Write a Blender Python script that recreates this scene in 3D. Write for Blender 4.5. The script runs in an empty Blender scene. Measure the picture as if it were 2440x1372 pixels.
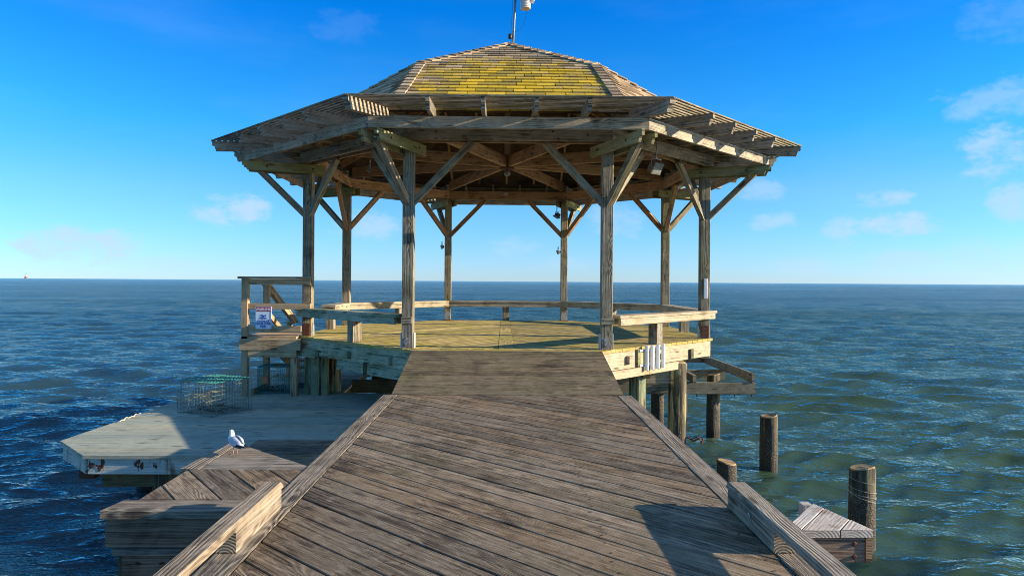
import bpy, bmesh, math, random
import numpy as np
from mathutils import Vector, Matrix

R = math.radians
rnd = random.Random(7)
SC = bpy.context.scene
COL = SC.collection

# ------------------------------------------------------------------ camera
cam = bpy.data.cameras.new('camera')
cam.sensor_width = 36.0
cam.lens = 1606.0 / 2440.0 * 36.0
cam.shift_y = -0.0066
cam.clip_start = 0.05
cam.clip_end = 30000
cam_o = bpy.data.objects.new('camera', cam)
COL.objects.link(cam_o)
yaw, roll = R(0.713), R(0.375)
fwd = Vector((math.sin(yaw), math.cos(yaw), 0))
rgt0 = Vector((math.cos(yaw), -math.sin(yaw), 0))
rgt = (rgt0 * math.cos(roll) + Vector((0, 0, 1)) * math.sin(roll)).normalized()
upv = rgt.cross(fwd).normalized()
mw = Matrix((rgt, upv, -fwd)).transposed().to_4x4()
mw.translation = Vector((0, 0, 0.843))
cam_o.matrix_world = mw
SC.camera = cam_o

# ------------------------------------------------------------------ light
SUN_EL, SUN_AZ = 15.8, 95.5            # azimuth measured clockwise from +Y
sd = Vector((math.sin(R(SUN_AZ)) * math.cos(R(SUN_EL)), math.cos(R(SUN_AZ)) * math.cos(R(SUN_EL)), math.sin(R(SUN_EL))))
sun = bpy.data.lights.new('sun', 'SUN')
sun.energy = 5.0
sun.angle = R(0.5)
sun.color = (1.0, 0.86, 0.66)
sun_o = bpy.data.objects.new('sun', sun)
COL.objects.link(sun_o)
sun_o.rotation_euler = sd.to_track_quat('Z', 'Y').to_euler()
sun_o.location = (20, 0, 10)

SC.view_settings.view_transform = 'Standard'
SC.view_settings.look = 'None'
SC.view_settings.exposure = 0.95
SC.view_settings.gamma = 1.0
SC.view_settings.use_curve_mapping = False

world = bpy.data.worlds.new('World')
SC.world = world
world.use_nodes = True
SC.cycles.pixel_filter_type = 'BLACKMAN_HARRIS'
SC.cycles.filter_width = 0.95


class NT:
    """small helper to write node trees"""
    def __init__(s, tree):
        s.t = tree
        s.n = tree.nodes
        s.l = tree.links

    def node(s, typ, **kw):
        n = s.n.new(typ)
        for k, v in kw.items():
            setattr(n, k, v)
        return n

    def put(s, sock, v):
        if hasattr(v, 'is_output') or isinstance(v, bpy.types.NodeSocket):
            s.l.new(v, sock)
        elif v is not None:
            if isinstance(v, (tuple, list)) and len(v) == 3 and sock.type == 'RGBA':
                v = (*v, 1)
            sock.default_value = v

    def m(s, op, a, b=None, c=None, clamp=False):
        n = s.node('ShaderNodeMath', operation=op, use_clamp=clamp)
        s.put(n.inputs[0], a)
        if b is not None: s.put(n.inputs[1], b)
        if c is not None: s.put(n.inputs[2], c)
        return n.outputs[0]

    def vm(s, op, a, b=None):
        n = s.node('ShaderNodeVectorMath', operation=op)
        s.put(n.inputs[0], a)
        if b is not None: s.put(n.inputs[1], b)
        return n.outputs[0]

    def ss(s, x, a, b, lo=0.0, hi=1.0):
        n = s.node('ShaderNodeMapRange', interpolation_type='SMOOTHSTEP')
        s.put(n.inputs[0], x)
        for i, v in enumerate((a, b, lo, hi)):
            s.put(n.inputs[i + 1], v)
        return n.outputs[0]

    def mix(s, f, a, b, blend='MIX'):
        n = s.node('ShaderNodeMix', data_type='RGBA', blend_type=blend)
        s.put(n.inputs[0], f)
        s.put(n.inputs[6], a)
        s.put(n.inputs[7], b)
        return n.outputs[2]

    def noise(s, vec, scale=1.0, detail=3.0, rough=0.5, dist=0.0, dim='3D'):
        n = s.node('ShaderNodeTexNoise', noise_dimensions=dim)
        s.put(n.inputs['Vector'], vec)
        n.inputs['Scale'].default_value = scale
        n.inputs['Detail'].default_value = detail
        n.inputs['Roughness'].default_value = rough
        n.inputs['Distortion'].default_value = dist
        return n.outputs[0]

    def comb(s, x, y, z=0.0):
        n = s.node('ShaderNodeCombineXYZ')
        s.put(n.inputs[0], x); s.put(n.inputs[1], y); s.put(n.inputs[2], z)
        return n.outputs[0]

    def sep(s, v):
        n = s.node('ShaderNodeSeparateXYZ')
        s.put(n.inputs[0], v)
        return n.outputs

    def ramp(s, f, stops, interp='LINEAR'):
        n = s.node('ShaderNodeValToRGB')
        cr = n.color_ramp
        cr.interpolation = interp
        while len(cr.elements) < len(stops):
            cr.elements.new(0.5)
        for e, (p, c) in zip(cr.elements, stops):
            e.position = p
            e.color = (*c, 1)
        s.put(n.inputs[0], f)
        return n.outputs[0]


def s2l(c):
    return tuple(((v / 255) / 12.92 if v <= 10 else ((v / 255 + 0.055) / 1.055) ** 2.4) for v in c)


# world: Nishita sky graded by elevation, with thin fair-weather clouds
W = NT(world.node_tree)
bg = world.node_tree.nodes['Background']
sky = W.node('ShaderNodeTexSky', sky_type='NISHITA', sun_disc=False)
sky.sun_elevation = R(SUN_EL)
sky.sun_rotation = R(SUN_AZ)
sky.air_density, sky.dust_density, sky.ozone_density = 1.0, 0.0, 8.0
tc = W.node('ShaderNodeTexCoord')
dirn = W.vm('NORMALIZE', tc.outputs['Generated'])
dx, dy, dz = W.sep(dirn)
el = W.m('MULTIPLY', W.m('ARCSINE', W.m('MAXIMUM', dz, -0.2)), 180 / math.pi)
az = W.m('MULTIPLY', W.m('ARCTAN2', dx, dy), 180 / math.pi)
BASE = [(2, (127, 152, 159)), (7, (88, 137, 177)), (12, (68, 116, 168)), (22, (52, 94, 146)), (37, (41, 77, 125)), (62, (35, 66, 110))]
TGT = [(2, (172, 218, 246)), (7, (118, 200, 253)), (12, (58, 172, 253)), (22, (2, 127, 233)), (37, (66, 126, 196)), (62, (112, 146, 188))]
STR = 0.15
GMAX = 8.0
stops = []
for (e, b), (_, t) in zip(BASE, TGT):
    bl, tl = s2l(b), s2l(t)
    g = [tl[i] / (bl[i] * STR / 0.1 * 2 ** SC.view_settings.exposure) / GMAX for i in range(3)]
    stops.append((e / 90, tuple(g)))
gain = W.ramp(W.m('DIVIDE', W.m('MAXIMUM', el, 0.0), 90.0), stops)
skyc = W.mix(1.0, sky.outputs[0], gain, 'MULTIPLY')
skyc = W.mix(1.0, skyc, (GMAX, GMAX, GMAX, 1), 'MULTIPLY')
# clouds: (azimuth, elevation, half width, half height, strength) in degrees
CL = [(-21.8, 5.4, 3.2, 1.5, .9), (-11.5, 4.5, 3.4, 1.5, .7), (-32.0, 2.4, 5.0, 1.5, .9), (-13.2, 20.0, 3.2, 1.5, .07),
      (20.8, 7.4, 2.2, 1.3, .5), (21.9, 4.9, 1.8, 0.95, .6), (26.8, 3.9, 1.7, 1.3, .75), (29.9, 6.3, 2.1, 1.0, .75),
      (30.6, 4.4, 3.4, 1.05, .95), (36.3, 9.0, 2.4, 2.4, .75), (36.8, 12.4, 4.6, 1.6, .45), (37.3, 5.6, 1.8, 1.8, .7),
      (36.5, 1.9, 3.4, 1.5, .45), (9.5, 5.1, 3.0, 1.7, .45), (0.7, 2.9, 2.6, 1.0, .4), (37.0, 18.0, 3.0, 2.2, .14), (31.0, 1.8, 3.0, .9, .5), (24.0, 1.2, 3.0, .8, .4), (-27.0, 1.2, 3.2, .8, .4), (5.0, 1.4, 3.0, .8, .3),
      (-60.0, 6.0, 9.0, 2.2, .6), (70.0, 7.0, 10.0, 2.5, .6), (120.0, 9.0, 14.0, 3.0, .6), (-140.0, 8.0, 14.0, 3.0, .6)]
cn = W.noise(W.comb(W.m('MULTIPLY', az, 0.42), W.m('MULTIPLY', el, 0.75), 0.0), 1.0, 6.0, 0.6)
cn2 = W.noise(W.comb(W.m('MULTIPLY', az, 1.6), W.m('MULTIPLY', el, 2.4), 3.0), 1.0, 4.0, 0.6)
acc = None
for (a0, e0, wa, we, st) in CL:
    u = W.m('DIVIDE', W.m('SUBTRACT', az, a0), wa)
    v = W.m('DIVIDE', W.m('SUBTRACT', el, e0), we)
    d2 = W.m('ADD', W.m('MULTIPLY', u, u), W.m('MULTIPLY', v, v))
    g = W.m('SUBTRACT', 1.0, d2)
    g = W.m('ADD', g, W.m('MULTIPLY', W.m('SUBTRACT', cn, 0.52), 3.4))
    g = W.m('ADD', g, W.m('MULTIPLY', W.m('SUBTRACT', cn2, 0.5), 0.9))
    c = W.ss(g, -0.15, 1.25, 0.0, st * 0.8)
    acc = c if acc is None else W.m('MAXIMUM', acc, c)
veil = W.ss(W.noise(W.comb(W.m('MULTIPLY', az, 0.05), W.m('MULTIPLY', el, 0.2), 7.0), 1.0, 4.0, 0.55), 0.45, 0.8, 0.0, 0.06)
acc = W.m('MAXIMUM', acc, veil)
cloudv = tuple(x / STR / 2 ** SC.view_settings.exposure for x in s2l((205, 228, 250)))
skyc = W.mix(acc, skyc, cloudv)
W.l.new(skyc, bg.inputs[0])
bg.inputs[1].default_value = STR

# ------------------------------------------------------------------ materials
def new_mat(name):
    m = bpy.data.materials.new(name)
    m.use_nodes = True
    t = NT(m.node_tree)
    return m, t, m.node_tree.nodes['Principled BSDF']


def wood(name, dark, mid, light, moss=None, moss_amt=0.0, stain=(0.05, 0.04, 0.03), stain_amt=0.5, vary=0.35,
         grain=1.0, bump=1.0, crack=1.0, rust=0.0, warm=(1.15, 0.98, 0.8), warm_amt=0.5, speck=0.0, ring=1.0, pscale=1.0, scuff=0.0):
    m, t, b = new_mat(name)
    uv = t.node('ShaderNodeUVMap', uv_map='UVMap').outputs[0]
    at = t.node('ShaderNodeAttribute', attribute_name='bd')
    r1, r2, r3 = t.sep(at.outputs['Color'])
    end = at.outputs['Alpha']
    u, v, _ = t.sep(uv)
    pos = t.node('ShaderNodeNewGeometry').outputs['Position']
    # knots
    kv = t.node('ShaderNodeTexVoronoi', voronoi_dimensions='2D')
    t.put(kv.inputs['Vector'], t.comb(t.m('MULTIPLY', u, 1.1), t.m('MULTIPLY', v, 5.2)))
    kv.inputs['Scale'].default_value = 1.0
    kd = kv.outputs['Distance']
    kn = t.ss(kd, 0.0, 0.34, 1.0, 0.0)
    kcore = t.ss(kd, 0.03, 0.10, 1.0, 0.0)
    # cathedral growth rings
    n1 = t.noise(t.comb(t.m('MULTIPLY', u, 0.55), t.m('MULTIPLY', v, 4.0)), 1.0, 3.0, 0.55, 0.4)
    f = t.m('ADD', t.m('MULTIPLY', v, 60.0 * ring), t.m('MULTIPLY', n1, 7.0))
    f = t.m('ADD', f, t.m('MULTIPLY', kn, 3.0))
    rings = t.m('ADD', t.m('MULTIPLY', t.m('SINE', t.m('MULTIPLY', f, 6.28)), 0.5), 0.5)
    rmask = t.ss(t.noise(t.comb(t.m('MULTIPLY', u, 1.1), t.m('MULTIPLY', v, 11.0), 31.0), 1.0, 4.0, 0.65, 0.5), 0.42, 0.66)
    rings = t.m('ADD', 0.5, t.m('MULTIPLY', t.m('SUBTRACT', rings, 0.5), t.m('ADD', 0.15, t.m('MULTIPLY', rmask, 1.0))))
    # end grain
    ev = t.node('ShaderNodeVectorMath', operation='LENGTH')
    t.put(ev.inputs[0], t.vm('SUBTRACT', t.comb(t.m('FRACT', u), t.m('FRACT', v)), (0.5, 0.44, 0)))
    er = t.m('ADD', t.m('MULTIPLY', t.m('SINE', t.m('MULTIPLY', ev.outputs['Value'], 520.0)), 0.5), 0.5)
    isend = t.m('GREATER_THAN', end, 0.5)
    rings = t.m('ADD', t.m('MULTIPLY', rings, t.m('SUBTRACT', 1.0, isend)), t.m('MULTIPLY', er, isend))
    fine = t.noise(t.comb(t.m('MULTIPLY', u, 5.0), t.m('MULTIPLY', v, 230.0)), 1.0, 3.0, 0.6)
    med = t.noise(t.comb(t.m('MULTIPLY', u, 1.6), t.m('MULTIPLY', v, 42.0)), 1.0, 4.0, 0.62, 0.4)
    crk = t.noise(t.comb(t.m('MULTIPLY', u, 1.3), t.m('MULTIPLY', v, 75.0), 5.0), 1.0, 2.0, 0.5, 0.2)
    crk = t.ss(crk, 0.68, 0.74)
    blot = t.noise(pos, 2.3 * pscale, 5.0, 0.65, 0.6)
    blot2 = t.noise(pos, 11.0 * pscale, 4.0, 0.65, 0.3)
    val = t.m('ADD', t.m('MULTIPLY', med, 0.75), t.m('MULTIPLY', fine, 0.35))
    val = t.m('ADD', val, t.m('MULTIPLY', t.m('SUBTRACT', rings, 0.5), 0.13 * grain))
    val = t.m('ADD', val, t.m('MULTIPLY', t.m('SUBTRACT', blot, 0.5), 0.6))
    val = t.m('ADD', val, t.m('MULTIPLY', t.m('SUBTRACT', blot2, 0.5), 0.25))
    col = t.ramp(val, [(0.36, dark), (0.53, mid), (0.74, light)])
    # per board tone and warmth
    tone = t.m('ADD', 1.0 - vary / 2, t.m('MULTIPLY', r1, vary))
    tn = t.comb(tone, tone, tone)
    col = t.mix(1.0, col, tn, 'MULTIPLY')
    col = t.mix(t.m('MULTIPLY', r2, warm_amt), col, t.mix(1.0, col, warm, 'MULTIPLY'))
    # dirt
    dm = t.ss(t.m('ADD', blot, t.m('MULTIPLY', t.m('SUBTRACT', med, 0.5), 0.5)), 0.5, 0.72, 0.0, stain_amt)
    col = t.mix(dm, col, stain)
    if moss is not None:
        mn = t.noise(t.vm('ADD', pos, (13.0, 5.0, 9.0)), 1.1 * pscale, 5.0, 0.62, 0.5)
        mm = t.m('ADD', mn, t.m('MULTIPLY', t.m('SUBTRACT', r3, 0.5), 0.12))
        mm = t.m('ADD', mm, t.m('MULTIPLY', t.m('SUBTRACT', med, 0.5), 0.35))
        mf = t.ss(mm, 0.62 - 0.35 * moss_amt, 0.80 - 0.35 * moss_amt, 0.0, min(1.0, 0.35 + moss_amt * 0.6))
        col = t.mix(mf, col, moss)
    if scuff > 0:
        sn = t.noise(t.comb(t.m('MULTIPLY', u, 5.0), t.m('MULTIPLY', v, 22.0), 9.0), 1.0, 6.0, 0.75, 1.0)
        col = t.mix(t.ss(sn, 0.50, 0.68, 0.0, scuff), col, light)
        sn2 = t.noise(t.comb(t.m('MULTIPLY', u, 3.5), t.m('MULTIPLY', v, 13.0), 19.0), 1.0, 6.0, 0.75, 1.0)
        col = t.mix(t.ss(sn2, 0.54, 0.66, 0.0, scuff * 1.1), col, tuple(x * y for x, y in zip(dark, (1.0, 0.85, 0.65))))
    if rust > 0:
        rn = t.noise(t.vm('MULTIPLY', pos, (7.0, 7.0, 1.1)), 1.0, 4.0, 0.6, 0.3)
        col = t.mix(t.ss(rn, 0.57, 0.66, 0.0, rust), col, (0.17, 0.06, 0.015))
    if speck > 0:
        sp = t.noise(pos, 60.0, 2.0, 0.5)
        col = t.mix(t.ss(sp, 0.66, 0.72, 0.0, speck), col, (0.5, 0.5, 0.46))
    col = t.mix(t.m('MULTIPLY', kcore, 0.75), col, (0.045, 0.03, 0.02))
    col = t.mix(t.m('MULTIPLY', crk, 0.75 * crack), col, tuple(x * 0.25 for x in dark))
    t.put(b.inputs['Base Color'], col)
    b.inputs['Roughness'].default_value = 0.82
    b.inputs['Specular IOR Level'].default_value = 0.25
    h = t.m('ADD', t.m('MULTIPLY', med, 0.5), t.m('MULTIPLY', fine, 0.35))
    h = t.m('ADD', h, t.m('MULTIPLY', rings, 0.2 * grain))
    h = t.m('SUBTRACT', h, t.m('MULTIPLY', crk, 0.9 * crack))
    h = t.m('ADD', h, t.m('MULTIPLY', blot2, 0.5))
    bp = t.node('ShaderNodeBump')
    bp.inputs['Strength'].default_value = 0.6 * bump
    bp.inputs['Distance'].default_value = 0.006
    t.put(bp.inputs['Height'], h)
    t.put(b.inputs['Normal'], bp.outputs[0])
    return m


M = {}
M['walk'] = wood('weathered_walkway_wood', (0.035, 0.026, 0.017), (0.165, 0.122, 0.075), (0.37, 0.295, 0.205), moss=(0.10, 0.09, 0.03),
                 moss_amt=0.22, stain=(0.085, 0.062, 0.04), stain_amt=0.6, vary=0.62, bump=1.8, crack=1.0, speck=0.15, scuff=0.55,
                 warm=(1.2, 0.98, 0.72), warm_amt=0.7, ring=0.6, grain=0.8)
M['edge'] = wood('weathered_edge_wood', (0.06, 0.048, 0.035), (0.20, 0.165, 0.12), (0.4, 0.335, 0.25), moss=(0.12, 0.11, 0.04),
                 moss_amt=0.12, stain_amt=0.35, vary=0.25, bump=1.7, ring=0.8, grain=1.7, scuff=.3)
M['ramp'] = wood('brown_ramp_wood', (0.035, 0.027, 0.017), (0.13, 0.104, 0.06), (0.30, 0.24, 0.15), moss=(0.13, 0.13, 0.05),
                 moss_amt=0.3, stain_amt=0.6, vary=0.6, bump=1.6, scuff=0.6)
M['deck'] = wood('algae_deck_wood', (0.15, 0.105, 0.03), (0.44, 0.34, 0.12), (0.62, 0.50, 0.22), moss=(0.38, 0.31, 0.05),
                 moss_amt=0.6, stain=(0.15, 0.11, 0.05), stain_amt=0.5, vary=0.6, bump=1.1, scuff=0.3)
M['post'] = wood('weathered_post_wood', (0.07, 0.058, 0.036), (0.25, 0.215, 0.145), (0.47, 0.41, 0.29), moss=(0.17, 0.165, 0.045),
                 moss_amt=0.35, stain_amt=0.35, vary=0.25, bump=1.4, grain=1.8, ring=0.8)
M['beam'] = wood('weathered_beam_wood', (0.10, 0.082, 0.055), (0.34, 0.29, 0.21), (0.56, 0.49, 0.37), moss=(0.15, 0.15, 0.06),
                 moss_amt=0.15, stain_amt=0.4, vary=0.25, bump=1.2, grain=1.5)
M['outr'] = wood('mossy_outrigger_wood', (0.10, 0.095, 0.04), (0.28, 0.27, 0.13), (0.48, 0.45, 0.25), moss=(0.2, 0.21, 0.06),
                 moss_amt=0.5, stain_amt=0.3, vary=0.25)
M['inner'] = wood('brown_inner_wood', (0.11, 0.065, 0.032), (0.36, 0.22, 0.12), (0.55, 0.38, 0.23), stain_amt=0.3, vary=0.3, moss_amt=0, bump=0.8)
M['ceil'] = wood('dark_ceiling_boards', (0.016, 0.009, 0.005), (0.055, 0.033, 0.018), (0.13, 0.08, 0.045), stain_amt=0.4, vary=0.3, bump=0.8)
M['skirt'] = wood('pale_skirt_wood', (0.17, 0.13, 0.07), (0.41, 0.34, 0.225), (0.58, 0.50, 0.36), moss=(0.34, 0.27, 0.09),
                  moss_amt=0.3, stain=(0.22, 0.17, 0.08), stain_amt=0.5, vary=0.2, crack=0.8, bump=0.9, scuff=0.2)
M['skirtg'] = wood('green_stained_skirt_wood', (0.08, 0.09, 0.045), (0.30, 0.32, 0.21), (0.50, 0.51, 0.38), moss=(0.10, 0.13, 0.035),
                   moss_amt=0.5, stain=(0.07, 0.09, 0.05), stain_amt=0.5, vary=0.2)
M['bench'] = wood('pale_bench_wood', (0.13, 0.105, 0.06), (0.38, 0.325, 0.22), (0.57, 0.505, 0.37), moss=(0.25, 0.24, 0.08),
                  moss_amt=0.2, stain_amt=0.25, vary=0.2)
M['new'] = wood('newer_lumber', (0.20, 0.12, 0.055), (0.46, 0.31, 0.165), (0.60, 0.45, 0.27), stain=(0.16, 0.11, 0.06), moss=(0.2, 0.19, 0.08),
                moss_amt=0.1, stain_amt=0.3, vary=0.18, crack=0.35, bump=0.5, grain=1.2)
M['pale'] = wood('pale_green_dock_wood', (0.19, 0.225, 0.175), (0.34, 0.385, 0.305), (0.47, 0.505, 0.42), moss=(0.28, 0.27, 0.12),
                 moss_amt=0.2, stain=(0.17, 0.165, 0.10), stain_amt=0.5, vary=0.45, crack=0.8, bump=0.9, warm=(1.25, 0.98, 0.8), warm_amt=0.8, scuff=0.25)
M['palef'] = wood('rust_streaked_dock_wood', (0.2, 0.23, 0.19), (0.42, 0.45, 0.38), (0.55, 0.57, 0.5), stain_amt=0.2, rust=0.85, vary=0.15, crack=0.3)
M['under'] = wood('dark_understructure_wood', (0.035, 0.03, 0.018), (0.10, 0.085, 0.045), (0.2, 0.17, 0.10), moss=(0.12, 0.13, 0.03),
                  moss_amt=0.4, stain_amt=0.5, rust=0.4, vary=0.3)
M['dockframe'] = wood('grey_frame_wood', (0.06, 0.055, 0.035), (0.2, 0.18, 0.12), (0.38, 0.35, 0.25), moss=(0.16, 0.16, 0.05),
                      moss_amt=0.3, stain_amt=0.4, rust=0.3, vary=0.3)
M['curb'] = wood('curb_wood', (0.09, 0.07, 0.05), (0.26, 0.205, 0.14), (0.46, 0.38, 0.27), moss=(0.14, 0.13, 0.04),
                 moss_amt=0.1, stain_amt=0.25, vary=0.15, bump=1.5, grain=1.6)
M['fascia'] = wood('brown_fascia_wood', (0.07, 0.04, 0.025), (0.23, 0.14, 0.088), (0.38, 0.26, 0.175), moss=(0.25, 0.22, 0.08),
                   moss_amt=0.15, stain=(0.1, 0.075, 0.06), stain_amt=0.4, vary=0.25, bump=0.9, grain=1.2)
M['sidepl'] = wood('bleached_platform_wood', (0.2, 0.17, 0.13), (0.52, 0.46, 0.38), (0.72, 0.66, 0.57), stain=(0.22, 0.14, 0.08), stain_amt=0.3,
                   rust=0.4, vary=0.3, bump=1.2, grain=0.8, scuff=.5)


def shingle_mat(name, lichen):
    m, t, b = new_mat(name)
    at = t.node('ShaderNodeAttribute', attribute_name='bd')
    r1, r2, r3 = t.sep(at.outputs['Color'])
    pos = t.node('ShaderNodeNewGeometry').outputs['Position']
    n = t.noise(pos, 24.0, 4.0, 0.65)
    n2 = t.noise(pos, 4.0, 3.0, 0.6)
    val = t.m('ADD', t.m('MULTIPLY', n, 0.6), t.m('MULTIPLY', r1, 0.4))
    col = t.ramp(val, [(0.3, (0.19, 0.13, 0.07)), (0.5, (0.40, 0.285, 0.165)), (0.75, (0.60, 0.45, 0.28))])
    if lichen:
        tcn = t.node('ShaderNodeNewGeometry').outputs['Position']
        x, y, z = t.sep(tcn)
        # lichen patch that covers the middle of this slope
        ex = t.m('DIVIDE', t.m('SUBTRACT', x, 0.1), 1.5)
        ez = t.m('DIVIDE', t.m('SUBTRACT', z, 3.45), 0.92)
        d = t.m('ADD', t.m('MULTIPLY', ex, ex), t.m('MULTIPLY', ez, ez))
        k = t.m('ADD', t.m('SUBTRACT', 1.05, d), t.m('MULTIPLY', t.m('SUBTRACT', n2, 0.5), 1.6))
        k = t.m('ADD', k, t.m('MULTIPLY', t.m('SUBTRACT', r3, 0.5), 0.5))
        k = t.m('ADD', k, t.m('MULTIPLY', t.m('SUBTRACT', n, 0.5), 0.9))
        kk = t.ss(k, 0.0, 0.75, 0.0, 0.9)
        lc = t.ramp(t.m('ADD', t.m('MULTIPLY', r2, 0.5), t.m('MULTIPLY', n, 0.5)), [(0.3, (0.34, 0.23, 0.03)), (0.55, (0.68, 0.45, 0.012)), (0.8, (0.85, 0.52, 0.015))])
        col = t.mix(kk, col, lc)
    t.put(b.inputs['Base Color'], col)
    b.inputs['Roughness'].default_value = 0.85
    b.inputs['Specular IOR Level'].default_value = 0.2
    bp = t.node('ShaderNodeBump')
    bp.inputs['Strength'].default_value = 0.5
    bp.inputs['Distance'].default_value = 0.008
    t.put(bp.inputs['Height'], n)
    t.put(b.inputs['Normal'], bp.outputs[0])
    return m


M['shl'] = shingle_mat('lichen_shingles', True)
M['sh'] = shingle_mat('tan_shingles', False)


def pile_mat(name, c0, c1, c2, green, rust, wz=-1.79):
    m, t, b = new_mat(name)
    pos = t.node('ShaderNodeNewGeometry').outputs['Position']
    x, y, z = t.sep(pos)
    st = t.noise(t.vm('MULTIPLY', pos, (30.0, 30.0, 1.6)), 1.0, 4.0, 0.65, 0.3)
    bl = t.noise(t.vm('MULTIPLY', pos, (5.0, 5.0, 1.4)), 1.0, 4.0, 0.6, 0.4)
    sp = t.noise(pos, 55.0, 3.0, 0.6)
    col = t.ramp(t.m('ADD', t.m('MULTIPLY', st, 0.55), t.m('MULTIPLY', bl, 0.45)), [(0.42, c0), (0.5, c1), (0.58, c2)])
    blk = t.noise(t.vm('MULTIPLY', t.vm('ADD', pos, (9, 2, 4)), (9.0, 9.0, 2.2)), 1.0, 4.0, 0.65, 0.3)
    col = t.mix(t.ss(blk, 0.49, 0.56, 0.0, 0.78), col, c0)
    g = t.ss(bl, 0.5, 0.62, 0.0, green)
    col = t.mix(g, col, (0.17, 0.26, 0.15))
    rn = t.noise(t.vm('MULTIPLY', t.vm('ADD', pos, (3, 7, 1)), (8.0, 8.0, 1.0)), 1.0, 3.0, 0.6)
    col = t.mix(t.ss(rn, 0.56, 0.68, 0.0, rust), col, (0.22, 0.085, 0.02))
    crk = t.ss(t.noise(t.vm('MULTIPLY', pos, (34.0, 34.0, 0.9)), 1.0, 2.0, 0.5), 0.66, 0.70, 0.0, 0.85)
    col = t.mix(crk, col, (0.012, 0.01, 0.008))
    # barnacle belt above the water and a wet dark foot
    bz = t.m('ADD', z, t.m('MULTIPLY', t.m('SUBTRACT', bl, 0.5), 0.35))
    belt = t.ss(bz, wz + 0.42, wz + 0.60, 1.0, 0.0)
    bcol = t.ramp(sp, [(0.35, (0.025, 0.018, 0.01)), (0.58, (0.08, 0.058, 0.03)), (0.74, (0.30, 0.24, 0.15))])
    col = t.mix(belt, col, bcol)
    wet = t.ss(bz, wz + 0.06, wz + 0.2, 1.0, 0.0)
    col = t.mix(t.m('MULTIPLY', wet, 0.75), col, (0.02, 0.018, 0.01))
    t.put(b.inputs['Base Color'], col)
    b.inputs['Roughness'].default_value = 0.75
    bp = t.node('ShaderNodeBump')
    bp.inputs['Strength'].default_value = 0.9
    bp.inputs['Distance'].default_value = 0.012
    h = t.m('ADD', t.m('MULTIPLY', st, 0.6), t.m('MULTIPLY', t.m('MULTIPLY', sp, belt), 1.6))
    h = t.m('SUBTRACT', h, crk)
    t.put(bp.inputs['Height'], h)
    t.put(b.inputs['Normal'], bp.outputs[0])
    return m


M['pile'] = pile_mat('dark_pile_wood', (0.02, 0.017, 0.008), (0.075, 0.06, 0.028), (0.23, 0.18, 0.085), 0.15, 0.25)
M['pileg'] = pile_mat('green_gold_pile_wood', (0.04, 0.032, 0.014), (0.34, 0.26, 0.11), (0.58, 0.45, 0.2), 0.6, 0.6)
M['pilep'] = pile_mat('pale_pile_wood', (0.05, 0.045, 0.025), (0.28, 0.25, 0.16), (0.5, 0.47, 0.34), 0.4, 0.2)


def plain(name, col, rough=0.5, metal=0.0, noise_amt=0.25, nscale=12.0, dirt=None, dirt_amt=0.0, bump=0.0):
    m, t, b = new_mat(name)
    pos = t.node('ShaderNodeNewGeometry').outputs['Position']
    n = t.noise(pos, nscale, 4.0, 0.6)
    c = t.mix(t.m('MULTIPLY', n, noise_amt), col, tuple(x * 0.4 for x in col))
    if dirt:
        c = t.mix(t.ss(n, 0.5, 0.65, 0.0, dirt_amt), c, dirt)
    t.put(b.inputs['Base Color'], c)
    b.inputs['Roughness'].default_value = rough
    b.inputs['Metallic'].default_value = metal
    if bump:
        bp = t.node('ShaderNodeBump')
        bp.inputs['Strength'].default_value = bump
        bp.inputs['Distance'].default_value = 0.01
        t.put(bp.inputs['Height'], n)
        t.put(b.inputs['Normal'], bp.outputs[0])
    return m


M['steel'] = plain('galvanised_steel', (0.5, 0.5, 0.47), 0.5, 0.5, dirt=(0.2, 0.07, 0.02), dirt_amt=0.8, nscale=30)
M['rust'] = plain('rusted_steel', (0.13, 0.045, 0.02), 0.85, 0.1, 0.6, 30, dirt=(0.25, 0.09, 0.03), dirt_amt=0.6, bump=0.4)
M['pvc'] = plain('white_pvc', (0.78, 0.79, 0.78), 0.35, 0, 0.1)
M['padw'] = plain('pale_pad', (0.5, 0.48, 0.4), 0.7, 0, 0.3, 25)
M['alu'] = plain('grey_aluminium', (0.32, 0.32, 0.3), 0.45, 0.6)
M['black'] = plain('black_plastic', (0.02, 0.02, 0.022), 0.5)
M['lampgrey'] = plain('weathered_lamp_housing', (0.2, 0.19, 0.16), 0.6, 0.2, 0.5, 30)
M['lens'] = plain('lamp_glass', (0.22, 0.22, 0.2), 0.12, 0.0, 0.2)
M['whitep'] = plain('white_plastic', (0.75, 0.72, 0.64), 0.5)
M['beige'] = plain('yellowed_plastic', (0.62, 0.45, 0.24), 0.6, 0, 0.4, 40)
M['signw'] = plain('sign_white', (0.8, 0.82, 0.85), 0.4, 0, 0.06)
M['signr'] = plain('sign_red', (0.55, 0.02, 0.04), 0.4, 0, 0.1)
M['signb'] = plain('sign_blue', (0.02, 0.09, 0.42), 0.4, 0, 0.1)
M['wireg'] = plain('green_coated_wire', (0.03, 0.24, 0.19), 0.5, 0, 0.3)
M['wired'] = plain('dark_coated_wire', (0.13, 0.19, 0.17), 0.5, 0, 0.5, 20, dirt=(0.28, 0.2, 0.1), dirt_amt=0.9)
M['wirey'] = plain('yellowed_wire', (0.42, 0.36, 0.17), 0.6, 0, 0.4, 20)
M['weed'] = plain('dried_weed', (0.10, 0.07, 0.04), 0.9, 0, 0.6, 25)
M['rope'] = plain('pale_rope', (0.62, 0.57, 0.45), 0.9, 0, 0.3, 60)
M['orange'] = plain('faded_orange_float', (0.6, 0.2, 0.08), 0.7)
M['cable'] = plain('grey_cable', (0.22, 0.22, 0.2), 0.6)
M['gwhite'] = plain('gull_white', (0.82, 0.81, 0.78), 0.8, 0, 0.12, 60)
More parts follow.
